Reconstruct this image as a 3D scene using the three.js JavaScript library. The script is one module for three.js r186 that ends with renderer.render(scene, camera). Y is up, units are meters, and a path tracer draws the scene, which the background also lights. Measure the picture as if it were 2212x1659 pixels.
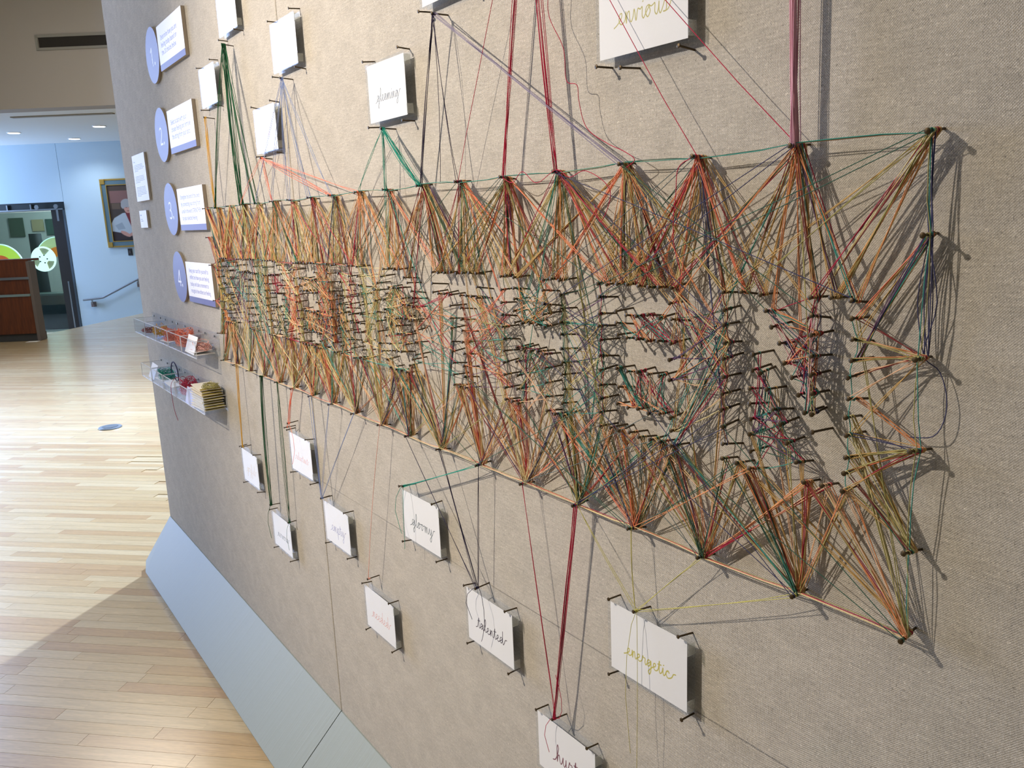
import * as THREE from 'three';
import { mergeGeometries } from 'three/addons/utils/BufferGeometryUtils.js';
import { RoundedBoxGeometry } from 'three/addons/geometries/RoundedBoxGeometry.js';
import { RectAreaLightUniformsLib } from 'three/addons/lights/RectAreaLightUniformsLib.js';
RectAreaLightUniformsLib.init();

// ---------------------------------------------------------------- camera, light, exposure
const scene = new THREE.Scene();
scene.background = new THREE.Color(0x0b0d10);
const EYE = 1.545, D = 0.75;                       // eye height; distance of the eye from the display wall
const camera = new THREE.PerspectiveCamera(50.51, 2212 / 1659, 0.05, 80);
{
  const right = new THREE.Vector3(0.5779646, -0.04118811, -0.81502176), down = new THREE.Vector3(0.14369159, -0.97798499, 0.15132113);
  const fwd = new THREE.Vector3(-0.80331168, -0.20457003, -0.55932232);
  const m = new THREE.Matrix4().makeBasis(right, down.clone().negate(), fwd.clone().negate());
  camera.quaternion.setFromRotationMatrix(m);
  camera.position.set(0, EYE, D);
}
const renderer = new THREE.WebGLRenderer({ antialias: true });
renderer.toneMapping = THREE.LinearToneMapping;
renderer.toneMappingExposure = 1.04;
renderer.shadowMap.enabled = true;

// the building stands at an angle to the display wall: s runs to the right of the view, d into the room
const E_ = new THREE.Vector3(0.5714, 0, -0.8207), G_ = new THREE.Vector3(-0.8207, 0, -0.5714), TURN = Math.atan2(0.8207, 0.5714);
const hall = (s, y, d) => new THREE.Vector3(s * E_.x + d * G_.x, y, D + s * E_.z + d * G_.z);
function areaLight(pos, target, w, h, color, power) {
  const l = new THREE.RectAreaLight(color, power, w, h);
  l.position.copy(pos); l.lookAt(target); scene.add(l); return l;
}
// daylight from two unseen windows, added in the left walls of hall and bay
areaLight(hall(-7.8, 2.6, 7.2), hall(0, 1.8, 4.2), 4.2, 3.4, 0xb4ccff, 15);
areaLight(hall(-12.75, 1.9, 15.5), hall(0, 1.3, 15.9), 2.6, 2.4, 0xb0cdff, 14);
// ceiling panels added out of view as fill light for the hall
const FILL_PANELS = [[-2.6, 0.6, 6], [-5.4, 5.6, 6], [-4.6, 8.6, 18]];
for (const [s, d, p] of FILL_PANELS) areaLight(hall(s, 5.12, d), hall(s, 0, d), 1.2, 1.2, 0xfff2e2, p);
// warm track spotlight that washes the display wall
const SPOT = new THREE.Vector3(-2.1, 2.97, 2.28);
{
  const l = new THREE.SpotLight(0xffeedb, 30, 0, 0.63, 0.9);
  l.position.copy(SPOT); l.target.position.set(-1.7, 1.5, 0); l.shadow.radius = 1.6; scene.add(l, l.target);
}
// spotlight on the floor beyond the end of the display wall
const FLOOR_SPOT = new THREE.Vector3(-7.13, 4.85, -3.78);
{
  const l = new THREE.SpotLight(0xc4d9ff, 310, 0, 0.62, 0.9);
  l.position.copy(FLOOR_SPOT); l.target.position.set(-6.2, 0, 0.4); l.shadow.radius = 4; scene.add(l, l.target);
}
// downlights of the far bay
const DOWNLIGHTS = [[-8.56, 14.98], [-6.86, 14.57], [-8.18, 16.3]];

// ---------------------------------------------------------------- helpers
function rng(seed) { let a = seed >>> 0; return () => { a = (a + 0x6D2B79F5) | 0; let t = Math.imul(a ^ (a >>> 15), 1 | a); t = (t + Math.imul(t ^ (t >>> 7), 61 | t)) ^ t; return ((t ^ (t >>> 14)) >>> 0) / 4294967296; }; }
const R = rng(20177), rr = (a, b) => a + (b - a) * R(), pick = (a) => a[Math.floor(R() * a.length)];
const W = (x, y, z = 0) => new THREE.Vector3(x * D, y * D + EYE, z * D);   // display-wall units to metres
const used = new Map();
function numbered(n) { const k = used.get(n) || 0; used.set(n, k + 1); return k ? n + '_' + String(k).padStart(3, '0') : n; }
function tag(o, label, category, group, kind) {
  Object.assign(o.userData, { label, category });
  if (group) o.userData.group = group;
  if (kind) o.userData.kind = kind;
  return o;
}
function shade(o) { o.traverse((m) => { if (m.isMesh) { m.castShadow = true; m.receiveShadow = true; } }); return o; }
function thing(name, label, category, group) { const o = new THREE.Group(); o.name = numbered(name); tag(o, label, category, group); scene.add(o); return o; }
function part(name, geo, mat, parent) { const m = new THREE.Mesh(geo, mat); m.name = name; m.castShadow = m.receiveShadow = true; parent.add(m); return m; }
function solo(name, geo, mat, label, category, group) { const m = new THREE.Mesh(geo, mat); m.name = numbered(name); m.castShadow = m.receiveShadow = true; tag(m, label, category, group); scene.add(m); return m; }
function struct(name, geo, mat) { const m = new THREE.Mesh(geo, mat); m.name = name; m.userData.kind = 'structure'; m.castShadow = m.receiveShadow = true; scene.add(m); return m; }
function structGroup(name) { const m = new THREE.Group(); m.name = name; m.userData.kind = 'structure'; scene.add(m); return m; }
const box = (w, h, d, x = 0, y = 0, z = 0) => new THREE.BoxGeometry(w, h, d).translate(x, y, z);
const rbox = (w, h, d, r, x = 0, y = 0, z = 0) => new RoundedBoxGeometry(w, h, d, 2, r).translate(x, y, z);
function hallBox(s0, s1, y0, y1, d0, d1) {            // a box along the axes of the building
  const g = new THREE.BoxGeometry(s1 - s0, y1 - y0, d1 - d0);
  g.rotateY(TURN); const c = hall((s0 + s1) / 2, (y0 + y1) / 2, (d0 + d1) / 2); return g.translate(c.x, c.y, c.z);
}
function place(o, s, y, d) { o.position.copy(hall(s, y, d)); o.rotation.y = TURN; return o; }
const std = (color, roughness = 0.8, extra = {}) => new THREE.MeshStandardMaterial({ color, roughness, ...extra });
const ORD = ['first', 'second', 'third', 'fourth', 'fifth', 'sixth', 'seventh', 'eighth', 'ninth', 'tenth', 'eleventh', 'twelfth', 'thirteenth', 'fourteenth', 'fifteenth', 'sixteenth', 'seventeenth', 'eighteenth', 'nineteenth', 'twentieth'];

// value noise on a wrapping lattice
function wrapNoise(n, seed) {
  const r = rng(seed), t = new Float32Array(n * n).map(() => r());
  return (x, y) => {
    const xi = Math.floor(x), yi = Math.floor(y), fx = x - xi, fy = y - yi, u = fx * fx * (3 - 2 * fx), v = fy * fy * (3 - 2 * fy);
    const at = (i, j) => t[(((j % n) + n) % n) * n + (((i % n) + n) % n)];
    return (at(xi, yi) * (1 - u) + at(xi + 1, yi) * u) * (1 - v) + (at(xi, yi + 1) * (1 - u) + at(xi + 1, yi + 1) * u) * v;
  };
}
function dataTex(w, h, fn, srgb) {
  const d = new Uint8Array(w * h * 4);
  for (let y = 0; y < h; y++) for (let x = 0; x < w; x++) { const c = fn(x, y), o = (y * w + x) * 4; d[o] = c[0]; d[o + 1] = c[1]; d[o + 2] = c[2]; d[o + 3] = 255; }
  const t = new THREE.DataTexture(d, w, h, THREE.RGBAFormat); t.wrapS = t.wrapT = THREE.RepeatWrapping; t.magFilter = THREE.LinearFilter; t.minFilter = THREE.LinearFilter;
  if (srgb) t.colorSpace = THREE.SRGBColorSpace; t.needsUpdate = true; return t;
}
function canvasTex(w, h, draw) {
  const c = document.createElement('canvas'); c.width = w; c.height = h; const g = c.getContext('2d'); draw(g, w, h);
  const t = new THREE.CanvasTexture(c); t.colorSpace = THREE.SRGBColorSpace; t.magFilter = THREE.LinearFilter; return t;
}

// ---------------------------------------------------------------- materials
const weaveNoise = wrapNoise(196, 5), slub = wrapNoise(64, 6), blotch = wrapNoise(8, 7);
const TH = 196, PX = 1024;
function weave(x, y) {                                  // plain weave, 1.3 mm pitch
  const u = x / PX * TH, v = y / PX * TH, i = Math.floor(u), j = Math.floor(v), fu = u - i - 0.5, fv = v - j - 0.5;
  const over = (i + j) % 2 === 0, across = over ? fv : fu, along = over ? fu : fv;
  const hgt = Math.sqrt(Math.max(0, 1 - 3.4 * across * across)) * (1 - 1.3 * along * along);
  return hgt * (over ? 1 : 0.55) * (0.65 + 0.5 * (over ? slub(u / 12, v) : slub(u, v / 12 + 9)));
}
const clothMap = dataTex(PX, PX, (x, y) => {
  const h = weave(x, y), u = x / PX * TH, v = y / PX * TH, f = weaveNoise(u, v), b = blotch(x / PX * 8, y / PX * 8), fleck = f > 0.93 ? 26 : f < 0.06 ? -34 : 0;
  const k = 172 + 34 * h + 22 * (f - 0.5) + 10 * (b - 0.5) + 16 * (slub(u / 9, v) - 0.5) + fleck;
  return [Math.min(255, k * 1.005), Math.min(255, k * 0.982), Math.min(255, k * 0.93)];
}, true);
const clothBump = dataTex(PX, PX, (x, y) => { const k = 255 * Math.min(1, weave(x, y)); return [k, k, k]; });
const CLOTH = std(0xffffff, 0.95, { map: clothMap, bumpMap: clothBump, bumpScale: 0.0006 });
const grainN = wrapNoise(128, 11);
const woodGrain = dataTex(512, 256, (x, y) => {         // u along the grain
  const g = grainN(x / 512 * 16, y / 256 * 128), f = grainN(x / 512 * 64 + 3, y / 256 * 128 + 40), w = grainN(x / 512 * 4, y / 256 * 16);
  const k = 226 + 18 * (g - 0.5) + 14 * (f - 0.5) + 16 * (w - 0.5); return [k, k * 0.985, k * 0.96];
}, true);
const PLANK_TONES = [0xe4cd9e, 0xdac08b, 0xdec492, 0xd3b27c, 0xe8d4a8, 0xd8b883, 0xcfa975];
const PLANKS = PLANK_TONES.map((c) => new THREE.MeshPhysicalMaterial({ color: new THREE.Color(c).lerp(new THREE.Color(0xdcc496), 0.25), map: woodGrain, roughness: 0.4, clearcoat: 0.8, clearcoatRoughness: 0.2 }));
const PW = 0.057;                                       // strip width of the floor
const floorMap = (() => {
  const r = rng(31), rows = 36, N = 1024, jo = [];
  for (let j = 0; j < rows; j++) { const cuts = []; let x = r() * 0.9; while (x < 4.1) { cuts.push([x, pick(PLANK_TONES)]); x += 0.45 + r() * 0.75; } jo.push(cuts); }
  const g = wrapNoise(256, 12), col = new THREE.Color(), MID = new THREE.Color(0xdcc498);
  return dataTex(N, N, (x, y) => {
    const j = Math.floor(y / N * rows), fy = y / N * rows - j, m = x / N * 4.1; let tone = jo[j][jo[j].length - 1][1], joint = false;
    for (const [c, t] of jo[j]) { if (m > c) tone = t; if (Math.abs(m - c) < 0.0025) joint = true; }
    col.set(tone).lerp(MID, 0.45); const k = (0.86 + 0.08 * g(x / N * 64, y / N * 256) + 0.06 * g(x / N * 16, y / N * 180 + 7)) * (joint || fy < 0.035 ? 0.84 : 1) * 255;
    const c2 = col.getHex(); return [((c2 >> 16) & 255) / 255 * k, ((c2 >> 8) & 255) / 255 * k, (c2 & 255) / 255 * k];
  }, true);
})();
const FLOOR = new THREE.MeshPhysicalMaterial({ map: floorMap, roughness: 0.4, clearcoat: 0.8, clearcoatRoughness: 0.2 });
const roller = wrapNoise(128, 15);
const paintBump = dataTex(256, 256, (x, y) => { const k = 255 * (0.6 * roller(x / 2, y / 2) + 0.4 * roller(x / 8, y / 8 + 5)); return [k, k, k]; });
const paint = (c, r = 0.85) => std(c, r, { bumpMap: paintBump, bumpScale: 0.0004 });
const SKIRT = paint(0x97a098, 0.55), WHITE_WALL = paint(0x8a8984), BEIGE = paint(0xaaa297), FAR_WALL = paint(0xbfd4e0), CEIL = paint(0xe6e8e4);
const DARK = std(0x121110, 0.9), STEEL = std(0x9aa0a2, 0.35, { metalness: 0.9 }), NAIL = std(0x4a3d26, 0.45, { metalness: 0.6 });
const ACRYLIC = new THREE.MeshPhysicalMaterial({ color: 0xfafcff, roughness: 0.04, transmission: 1, thickness: 0, ior: 1.49, specularIntensity: 0.15 });
const ACRYLIC_EDGE = new THREE.MeshPhysicalMaterial({ color: 0xf3f5f2, roughness: 0.15, transmission: 0.85, thickness: 0, ior: 1.49 });
const CARD = std(0xfaf6ef, 0.75), BOARD_EDGE = std(0xa59a8b, 0.85), PURPLE = 0x564a8c;

// ---------------------------------------------------------------- floor
const PD = [Math.SQRT1_2, -Math.SQRT1_2], PA = [Math.SQRT1_2, Math.SQRT1_2];   // along and across the strips (x, z)
function floorSlab(pts, top, thick) {                   // pts in (s, d)
  const sh = new THREE.Shape(pts.map(([s, d]) => { const p = hall(s, 0, d); return new THREE.Vector2(p.x, -p.z); }));
  const g = new THREE.ExtrudeGeometry(sh, { depth: thick, bevelEnabled: false }).rotateX(-Math.PI / 2).translate(0, top - thick, 0);
  const p = g.attributes.position, uv = g.attributes.uv;
  for (let i = 0; i < p.count; i++) { const x = p.getX(i), z = p.getZ(i); uv.setXY(i, (x * PD[0] + z * PD[1]) / 4.1, (x * PA[0] + z * PA[1]) / (PW * 36)); }
  return g;
}
const floor = structGroup('floor');
part('floor_slab', floorSlab([[-13, -6], [10, -6], [10, 17.2], [-6.64, 17.2], [-7.29, 12.6], [-13, 12.6]], -0.0035, 0.3), FLOOR, floor);
{
  const geos = [0.48, 0.62, 0.76, 0.9, 1.04, 1.18].map((l, i) => {
    const g = new THREE.BoxGeometry(l - 0.0012, 0.0035, PW - 0.0011), uv = g.attributes.uv, p = g.attributes.position;
    for (let k = 0; k < p.count; k++) uv.setXY(k, p.getX(k) / 1.0 + i * 0.31, p.getZ(k) / 0.25 + i * 0.17);
    return [l, g];
  });
  for (let a = -1.17; a > -4.7; a -= PW) {
    const left = -2.62 + 0.9 * (a + 1.39) - 0.25, right = -1.5 + 0.98 * (a + 1.39) + 0.2;
    let t = left - R() * 0.8;
    while (t < right) {
      const [l, g] = pick(geos), c = t + l / 2, m = part('plank', g, pick(PLANKS), floor);
      m.position.set(c * PD[0] + a * PA[0], -0.00175, c * PD[1] + a * PA[1]); m.rotation.y = Math.PI / 4; t += l;
    }
  }
}
struct('floor_lower', floorSlab([[-13, 12.6], [-7.29, 12.6], [-6.64, 17.2], [-6.64, 21], [-13, 21]], -0.55, 0.2), std(0xa9a39a, 0.6));

// ---------------------------------------------------------------- hall shell
struct('ceiling', hallBox(-13.3, 10.3, 5.2, 5.5, -6.3, 12.6), paint(0xe4dfca));
struct('wall_right', hallBox(10, 10.3, -0.3, 5.2, -6.3, 17.2), WHITE_WALL);
struct('wall_back', hallBox(-13.3, 10.3, -0.3, 5.2, -6.3, -6), WHITE_WALL);
// left walls with openings for the added windows: the hall's stands nearer than that of the far bay
{
  const g = structGroup('wall_left'), m = WHITE_WALL;
  part('wall_panel', hallBox(-8.3, -8, -0.3, 0.8, -6, 10.6), m, g); part('wall_panel', hallBox(-8.3, -8, 4.4, 5.2, -6, 10.6), m, g);
  part('wall_panel', hallBox(-8.3, -8, 0.8, 4.4, -6, 5), m, g); part('wall_panel', hallBox(-8.3, -8, 0.8, 4.4, 9.4, 10.6), m, g);
  part('wall_panel', hallBox(-13.3, -8.3, -0.3, 5.2, 10.3, 10.6), m, g); part('wall_panel', hallBox(-13.3, -13, -0.8, 5.2, 10.6, 12.6), m, g);
  part('wall_panel', hallBox(-13.3, -13, -0.8, 0.7, 12.6, 21.2), m, g); part('wall_panel', hallBox(-13.3, -13, 3.1, 3.3, 12.6, 21.2), m, g);
  part('wall_panel', hallBox(-13.3, -13, 0.7, 3.1, 12.6, 14.2), m, g); part('wall_panel', hallBox(-13.3, -13, 0.7, 3.1, 16.8, 21.2), m, g);
  for (const [i, s, y0, y1, d0, d1] of [[1, -8, 0.8, 4.4, 5, 9.4], [2, -13, 0.7, 3.1, 14.2, 16.8]]) {
    const w = structGroup('window_' + i);
    part('added_window_pane', hallBox(s - 0.2, s - 0.17, y0, y1, d0, d1), std(0x8899aa, 0.5, { emissive: 0xbfdcff, emissiveIntensity: 0.7 }), w);  // added pane, out of view, glowing in place of the sky
    for (let k = 0; k <= 4; k++) { const d = d0 + (d1 - d0) * k / 4; part('added_window_frame', hallBox(s - 0.16, s - 0.02, y0, y1, d - 0.03, d + 0.03), std(0x5c6266, 0.5), w); }
  }
}
// bulkhead above the far bay, with its slot vent
struct('wall_far', hallBox(-13, 10, 3.3, 5.2, 12.25, 12.6), BEIGE);
struct('trim_1', hallBox(-13, 10, 4.87, 5.2, 12.05, 12.25), paint(0xe9e4cf));
{
  const v = thing('slot_vent', 'long dark slot vent with a grey frame high in the beige bulkhead', 'vent');
  place(v, -5.6, 4.17, 12.25);
  part('vent_frame', mergeGeometries([box(1.75, 0.035, 0.03, 0, 0.085, 0), box(1.75, 0.035, 0.03, 0, -0.085, 0), box(0.035, 0.205, 0.03, -0.875, 0, 0), box(0.035, 0.205, 0.03, 0.875, 0, 0)]), std(0x8d8a80, 0.6), v);
  part('slot', box(1.7, 0.14, 0.01, 0, 0, 0.0), std(0x2a2620, 0.9), v);
}
const bay = struct('ceiling_far', hallBox(-13.3, 10.3, 3.3, 3.5, 12.6, 21.3), CEIL);
struct('trim_2', hallBox(-7.45, -5.9, 3.285, 3.3, 13.0, 13.1), paint(0x9d978a));
DOWNLIGHTS.forEach(([s, d], i) => {
  const t = thing('downlight', ['round recessed downlight nearest the left edge of the far ceiling', 'round recessed downlight nearest the display wall in the far ceiling', 'round recessed downlight closest to the pale blue wall'][i], 'ceiling light', 'downlights of the far bay');
  place(t, s, 3.3, d);
  part('trim_ring', new THREE.TorusGeometry(0.1, 0.012, 8, 32).rotateX(Math.PI / 2), std(0xeeeeee, 0.4), t);
  part('lens', new THREE.CylinderGeometry(0.095, 0.095, 0.006, 32).translate(0, -0.01, 0), std(0xffffff, 0.4, { emissive: 0xf2f8ff, emissiveIntensity: 8 }), t);
  const l = new THREE.SpotLight(0xe8f3ff, 4.5, 0, 1.2, 0.6); l.position.copy(hall(s, 3.26, d)); l.target.position.copy(hall(s, 0, d)); l.shadow.radius = 4; scene.add(l, l.target);
});
// far wall: blue of the daylight put into its colour, with the opening of the glass door
{
  const g = structGroup('wall_front');
  part('wall_panel', hallBox(-8.93, 10, -0.55, 3.3, 17, 17.2), FAR_WALL, g);
  part('wall_panel', hallBox(-13, -8.937, 2.16, 3.3, 17, 17.2), FAR_WALL, g);
  part('wall_panel', hallBox(-13, -11.6, -0.55, 2.16, 17, 17.2), FAR_WALL, g);
  part('joint', hallBox(-8.937, -8.93, 2.16, 3.3, 17.02, 17.2), std(0x54697a, 0.9), g);
}
{
  const g = structGroup('door_1'), glass = new THREE.MeshPhysicalMaterial({ color: 0xdde8e6, roughness: 0.03, transmission: 1, thickness: 0 });
  part('glass_panel', hallBox(-11.6, -9.24, -0.5, 1.98, 17.06, 17.075), glass, g);
  part('side_panel', hallBox(-9.235, -8.94, -0.52, 2.0, 17.03, 17.06), std(0x2b2723, 0.35), g);
  part('door_frame', hallBox(-11.6, -8.94, 2.0, 2.16, 17.05, 17.12), std(0x343b3c, 0.4, { metalness: 0.5 }), g);
  part('door_frame', hallBox(-8.985, -8.94, -0.52, 2.0, 16.995, 17.05), std(0x55636e, 0.4, { metalness: 0.4 }), g);
  part('sliding_rail', hallBox(-11.6, -8.96, 2.005, 2.03, 16.95, 16.975), STEEL, g);
  for (const s of [-9.46, -9.07]) { const c = hall(s, 2.07, 16.94); part('rail_roller', new THREE.CylinderGeometry(0.045, 0.045, 0.03, 24).rotateX(Math.PI / 2).rotateY(TURN).translate(c.x, c.y, c.z), STEEL, g); }
  part('roller_strap', hallBox(-9.09, -9.05, 1.78, 2.07, 16.95, 16.965), STEEL, g);
  for (const s of [-10.1, -9.62]) part('glass_clamp', hallBox(s - 0.012, s + 0.012, 2.03, 2.13, 17.0, 17.05), STEEL, g);
  const h = part('door_handle', hallBox(-9.06, -9.035, -0.4, 0.56, 16.93, 16.955), STEEL, g);
}
// the dim room behind the glass
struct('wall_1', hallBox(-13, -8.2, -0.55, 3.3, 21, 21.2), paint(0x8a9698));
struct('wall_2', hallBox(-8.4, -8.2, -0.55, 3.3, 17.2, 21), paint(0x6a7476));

// ---------------------------------------------------------------- display wall: cloth panels on a splayed skirting
const PANEL_X = [-5.308 * D, -2.6416 * D, 0.025 * D, 2.69 * D], SK_TOP = 0.199, SK_LOW = 0.034, SK_OUT = 0.172;
{
  const g = structGroup('wall_display');
  for (let i = 0; i < 3; i++) {
    const x0 = PANEL_X[i] + (i ? 0.0016 : 0), x1 = PANEL_X[i + 1] - 0.0016, h = 2.75 - SK_TOP;
    const geo = rbox(x1 - x0, h, 0.1, 0.003, (x0 + x1) / 2, SK_TOP + h / 2, -0.05), p = geo.attributes.position, uv = geo.attributes.uv;
    for (let k = 0; k < p.count; k++) uv.setXY(k, (p.getX(k) + p.getZ(k)) / 0.256 + i * 0.37, p.getY(k) / 0.256);
    part('fabric_panel', geo, CLOTH, g);
  }
  { // lapped seam of the cloth on the middle panel
    const y = EYE - 0.889 * D; part('cloth_seam', rbox(PANEL_X[2] - PANEL_X[1] - 0.012, 0.0016, 0.0005, 0.0002, (PANEL_X[1] + PANEL_X[2]) / 2, y, 0.0001), CLOTH, g); }
  part('panel_core', box(PANEL_X[3] - PANEL_X[0] - 0.02, 2.6, 0.06, (PANEL_X[0] + PANEL_X[3]) / 2, 1.35, -0.05), DARK, g);
  const skirt = (x0, x1, endCut) => {                   // sloping front, small toe
    const xl = (z) => x0 + endCut * z / SK_OUT;
    const v = [[xl(0), SK_TOP, 0.002], [xl(SK_OUT), SK_LOW, SK_OUT], [xl(SK_OUT), SK_LOW - 0.004, SK_OUT - 0.001], [xl(SK_OUT), 0, SK_OUT - 0.012], [x1, SK_TOP, 0.002], [x1, SK_LOW, SK_OUT], [x1, SK_LOW - 0.004, SK_OUT - 0.001], [x1, 0, SK_OUT - 0.012], [xl(0) , 0, -0.1], [x1, 0, -0.1], [xl(0), SK_TOP, -0.1], [x1, SK_TOP, -0.1]];
    const f = [[0, 1, 5, 4], [1, 2, 6, 5], [2, 3, 7, 6], [10, 0, 4, 11], [8, 10, 11, 9], [4, 5, 6, 7, 9, 11], [0, 10, 8, 3, 2, 1], [3, 8, 9, 7]], pos = [];
    for (const q of f) for (let i = 1; i < q.length - 1; i++) for (const k of [0, i, i + 1]) pos.push(...v[q[k]]);
    const geo = new THREE.BufferGeometry(); geo.setAttribute('position', new THREE.Float32BufferAttribute(pos, 3)); geo.computeVertexNormals();
    const uv = new Float32Array(pos.length / 3 * 2); for (let i = 0; i < uv.length / 2; i++) { uv[2 * i] = pos[3 * i] * 4; uv[2 * i + 1] = (pos[3 * i + 1] + pos[3 * i + 2]) * 4; }
    geo.setAttribute('uv', new THREE.BufferAttribute(uv, 2)); return geo;
  };
  part('skirting', skirt(PANEL_X[0], PANEL_X[1] - 0.0016, 0.2), SKIRT, g);
  part('skirting', skirt(PANEL_X[1] + 0.0016, PANEL_X[2] - 0.0016, 0), SKIRT, g);
  part('skirting', skirt(PANEL_X[2] + 0.0016, PANEL_X[3], 0), SKIRT, g);
  // three-cornered return piece at the end of the skirting
  const A = [PANEL_X[0], SK_TOP, 0.001], F = [PANEL_X[0] + 0.2, SK_LOW, SK_OUT], G = [PANEL_X[0] + 0.065, SK_LOW, SK_OUT * 0.83], B = [PANEL_X[0] + 0.02, SK_LOW, -0.09], F0 = [F[0], 0, F[2] - 0.012], G0 = [G[0], 0, G[2] - 0.012], B0 = [B[0], 0, B[2]], A2 = [PANEL_X[0], SK_TOP, -0.1];
  const tri = [A, G, F, A, A2, B, A, B, G, F, G, G0, F, G0, F0, G, B, B0, G, B0, G0].flat();
  const rg = new THREE.BufferGeometry(); rg.setAttribute('position', new THREE.Float32BufferAttribute(tri, 3)); rg.computeVertexNormals(); rg.setAttribute('uv', new THREE.Float32BufferAttribute(new Float32Array(tri.length / 3 * 2), 2));
  part('skirting_return', rg, SKIRT, g);
}

// ---------------------------------------------------------------- nails
const NAIL_LEN = 0.0325;
function nailGeo(len, r = 0.0013, R2 = 0.0029) {
  return new THREE.LatheGeometry([[0, -0.002], [r * 0.9, -0.002], [r, 0], [r, len - 0.0012], [R2 * 0.96, len - 0.0008], [R2, len - 0.0002], [R2 * 0.9, len + 0.0004], [0, len + 0.0007]].map(([x, y]) => new THREE.Vector2(x, y)), 9).rotateX(Math.PI / 2);
}
const LONG = nailGeo(NAIL_LEN), SHORT = nailGeo(0.026);
const UP = new THREE.Vector3(0, 0, 1);
function nailAt(x, y, len = NAIL_LEN, tilt = 0.006) {   // x, y of the head in wall units
  const tx = rr(-tilt, tilt), ty = rr(-tilt, tilt) - tilt * 0.25, b = W(x + tx, y + ty, 0), h = W(x, y, 0); h.z = len;
  return { x, y, base: b, dir: h.sub(b).normalize(), len, at(k) { return this.base.clone().addScaledVector(this.dir, this.len * k); } };
}
function nailMesh(n, geo, label, group) {
  const m = solo('nail', geo, NAIL, label, 'nail', group); m.position.copy(n.base); m.quaternion.setFromUnitVectors(UP, n.dir); return m;
}

// letters of the word STRENGTHEN as nail outlines
const H_ = 0.262, TOPY = -0.1255;
const SHAPES = {
  E: [0.175, [[0, 0, 'long left edge'], [0, -0.262, 'bottom edge'], [0.175, -0.262, 'end of the lower arm'], [0.175, -0.215, 'upper side of the lower arm'], [0.047, -0.215, 'stem below the middle arm'], [0.047, -0.15, 'underside of the middle arm'], [0.172, -0.15, 'end of the middle arm'], [0.172, -0.09, 'upper side of the middle arm'], [0.047, -0.09, 'stem above the middle arm'], [0.047, -0.05, 'underside of the top arm'], [0.175, -0.05, 'end of the top arm'], [0.175, 0, 'top edge']]],
  N: [0.21, [[0, 0, 'outer left edge'], [0, -0.262, 'foot of the left upright'], [0.053, -0.262, 'inner left edge'], [0.053, -0.09, 'lower side of the diagonal'], [0.145, -0.262, 'foot of the right upright'], [0.21, -0.262, 'outer right edge'], [0.21, 0, 'top of the right upright'], [0.15, 0, 'inner right edge'], [0.157, -0.187, 'upper side of the diagonal'], [0.065, 0, 'top of the left upright']]],
  H: [0.195, [[0, 0, 'outer left edge'], [0, -0.262, 'foot of the left upright'], [0.045, -0.262, 'inner left edge below the bar'], [0.045, -0.145, 'underside of the bar'], [0.143, -0.145, 'inner right edge below the bar'], [0.143, -0.262, 'foot of the right upright'], [0.195, -0.262, 'outer right edge'], [0.195, 0, 'top of the right upright'], [0.143, 0, 'inner right edge above the bar'], [0.143, -0.092, 'upper side of the bar'], [0.045, -0.092, 'inner left edge above the bar'], [0.045, 0, 'top of the left upright']]],
  T: [0.19, [[0, 0, 'left end of the bar'], [0, -0.05, 'left underside of the bar'], [0.072, -0.05, 'left edge of the stem'], [0.072, -0.262, 'foot of the stem'], [0.12, -0.262, 'right edge of the stem'], [0.12, -0.05, 'right underside of the bar'], [0.19, -0.05, 'right end of the bar'], [0.19, 0, 'top of the bar']]],
  G: [0.207, [[0.06, 0, 'o'], [0, -0.06, 'o'], [0, -0.2, 'o'], [0.06, -0.262, 'o'], [0.15, -0.262, 'o'], [0.207, -0.21, 'o'], [0.207, -0.125, 'o'], [0.11, -0.125, 'o'], [0.11, -0.165, 'o'], [0.157, -0.165, 'o'], [0.157, -0.19, 'o'], [0.13, -0.213, 'o'], [0.08, -0.213, 'o'], [0.05, -0.18, 'o'], [0.05, -0.08, 'o'], [0.08, -0.05, 'o'], [0.13, -0.05, 'o'], [0.155, -0.07, 'o'], [0.155, -0.09, 'o'], [0.205, -0.09, 'o'], [0.205, -0.05, 'o'], [0.15, 0, 'o']]],
  S: [0.175, [[0.05, 0, 'o'], [0, -0.05, 'o'], [0, -0.11, 'o'], [0.05, -0.145, 'o'], [0.115, -0.16, 'o'], [0.125, -0.185, 'o'], [0.115, -0.212, 'o'], [0.06, -0.212, 'o'], [0.047, -0.18, 'o'], [0, -0.18, 'o'], [0, -0.215, 'o'], [0.05, -0.262, 'o'], [0.13, -0.262, 'o'], [0.175, -0.215, 'o'], [0.175, -0.155, 'o'], [0.13, -0.115, 'o'], [0.06, -0.1, 'o'], [0.05, -0.075, 'o'], [0.06, -0.05, 'o'], [0.12, -0.05, 'o'], [0.128, -0.08, 'o'], [0.175, -0.08, 'o'], [0.175, -0.05, 'o'], [0.13, 0, 'o']]],
  R: [0.195, [[0, 0, 'o'], [0, -0.262, 'o'], [0.05, -0.262, 'o'], [0.05, -0.16, 'o'], [0.1, -0.16, 'o'], [0.14, -0.262, 'o'], [0.195, -0.262, 'o'], [0.15, -0.15, 'o'], [0.185, -0.11, 'o'], [0.185, -0.04, 'o'], [0.13, 0, 'o']]],
};
const R_COUNTER = [[0.05, -0.048, 'o'], [0.05, -0.112, 'o'], [0.12, -0.112, 'o'], [0.135, -0.08, 'o'], [0.12, -0.048, 'o']];
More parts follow.
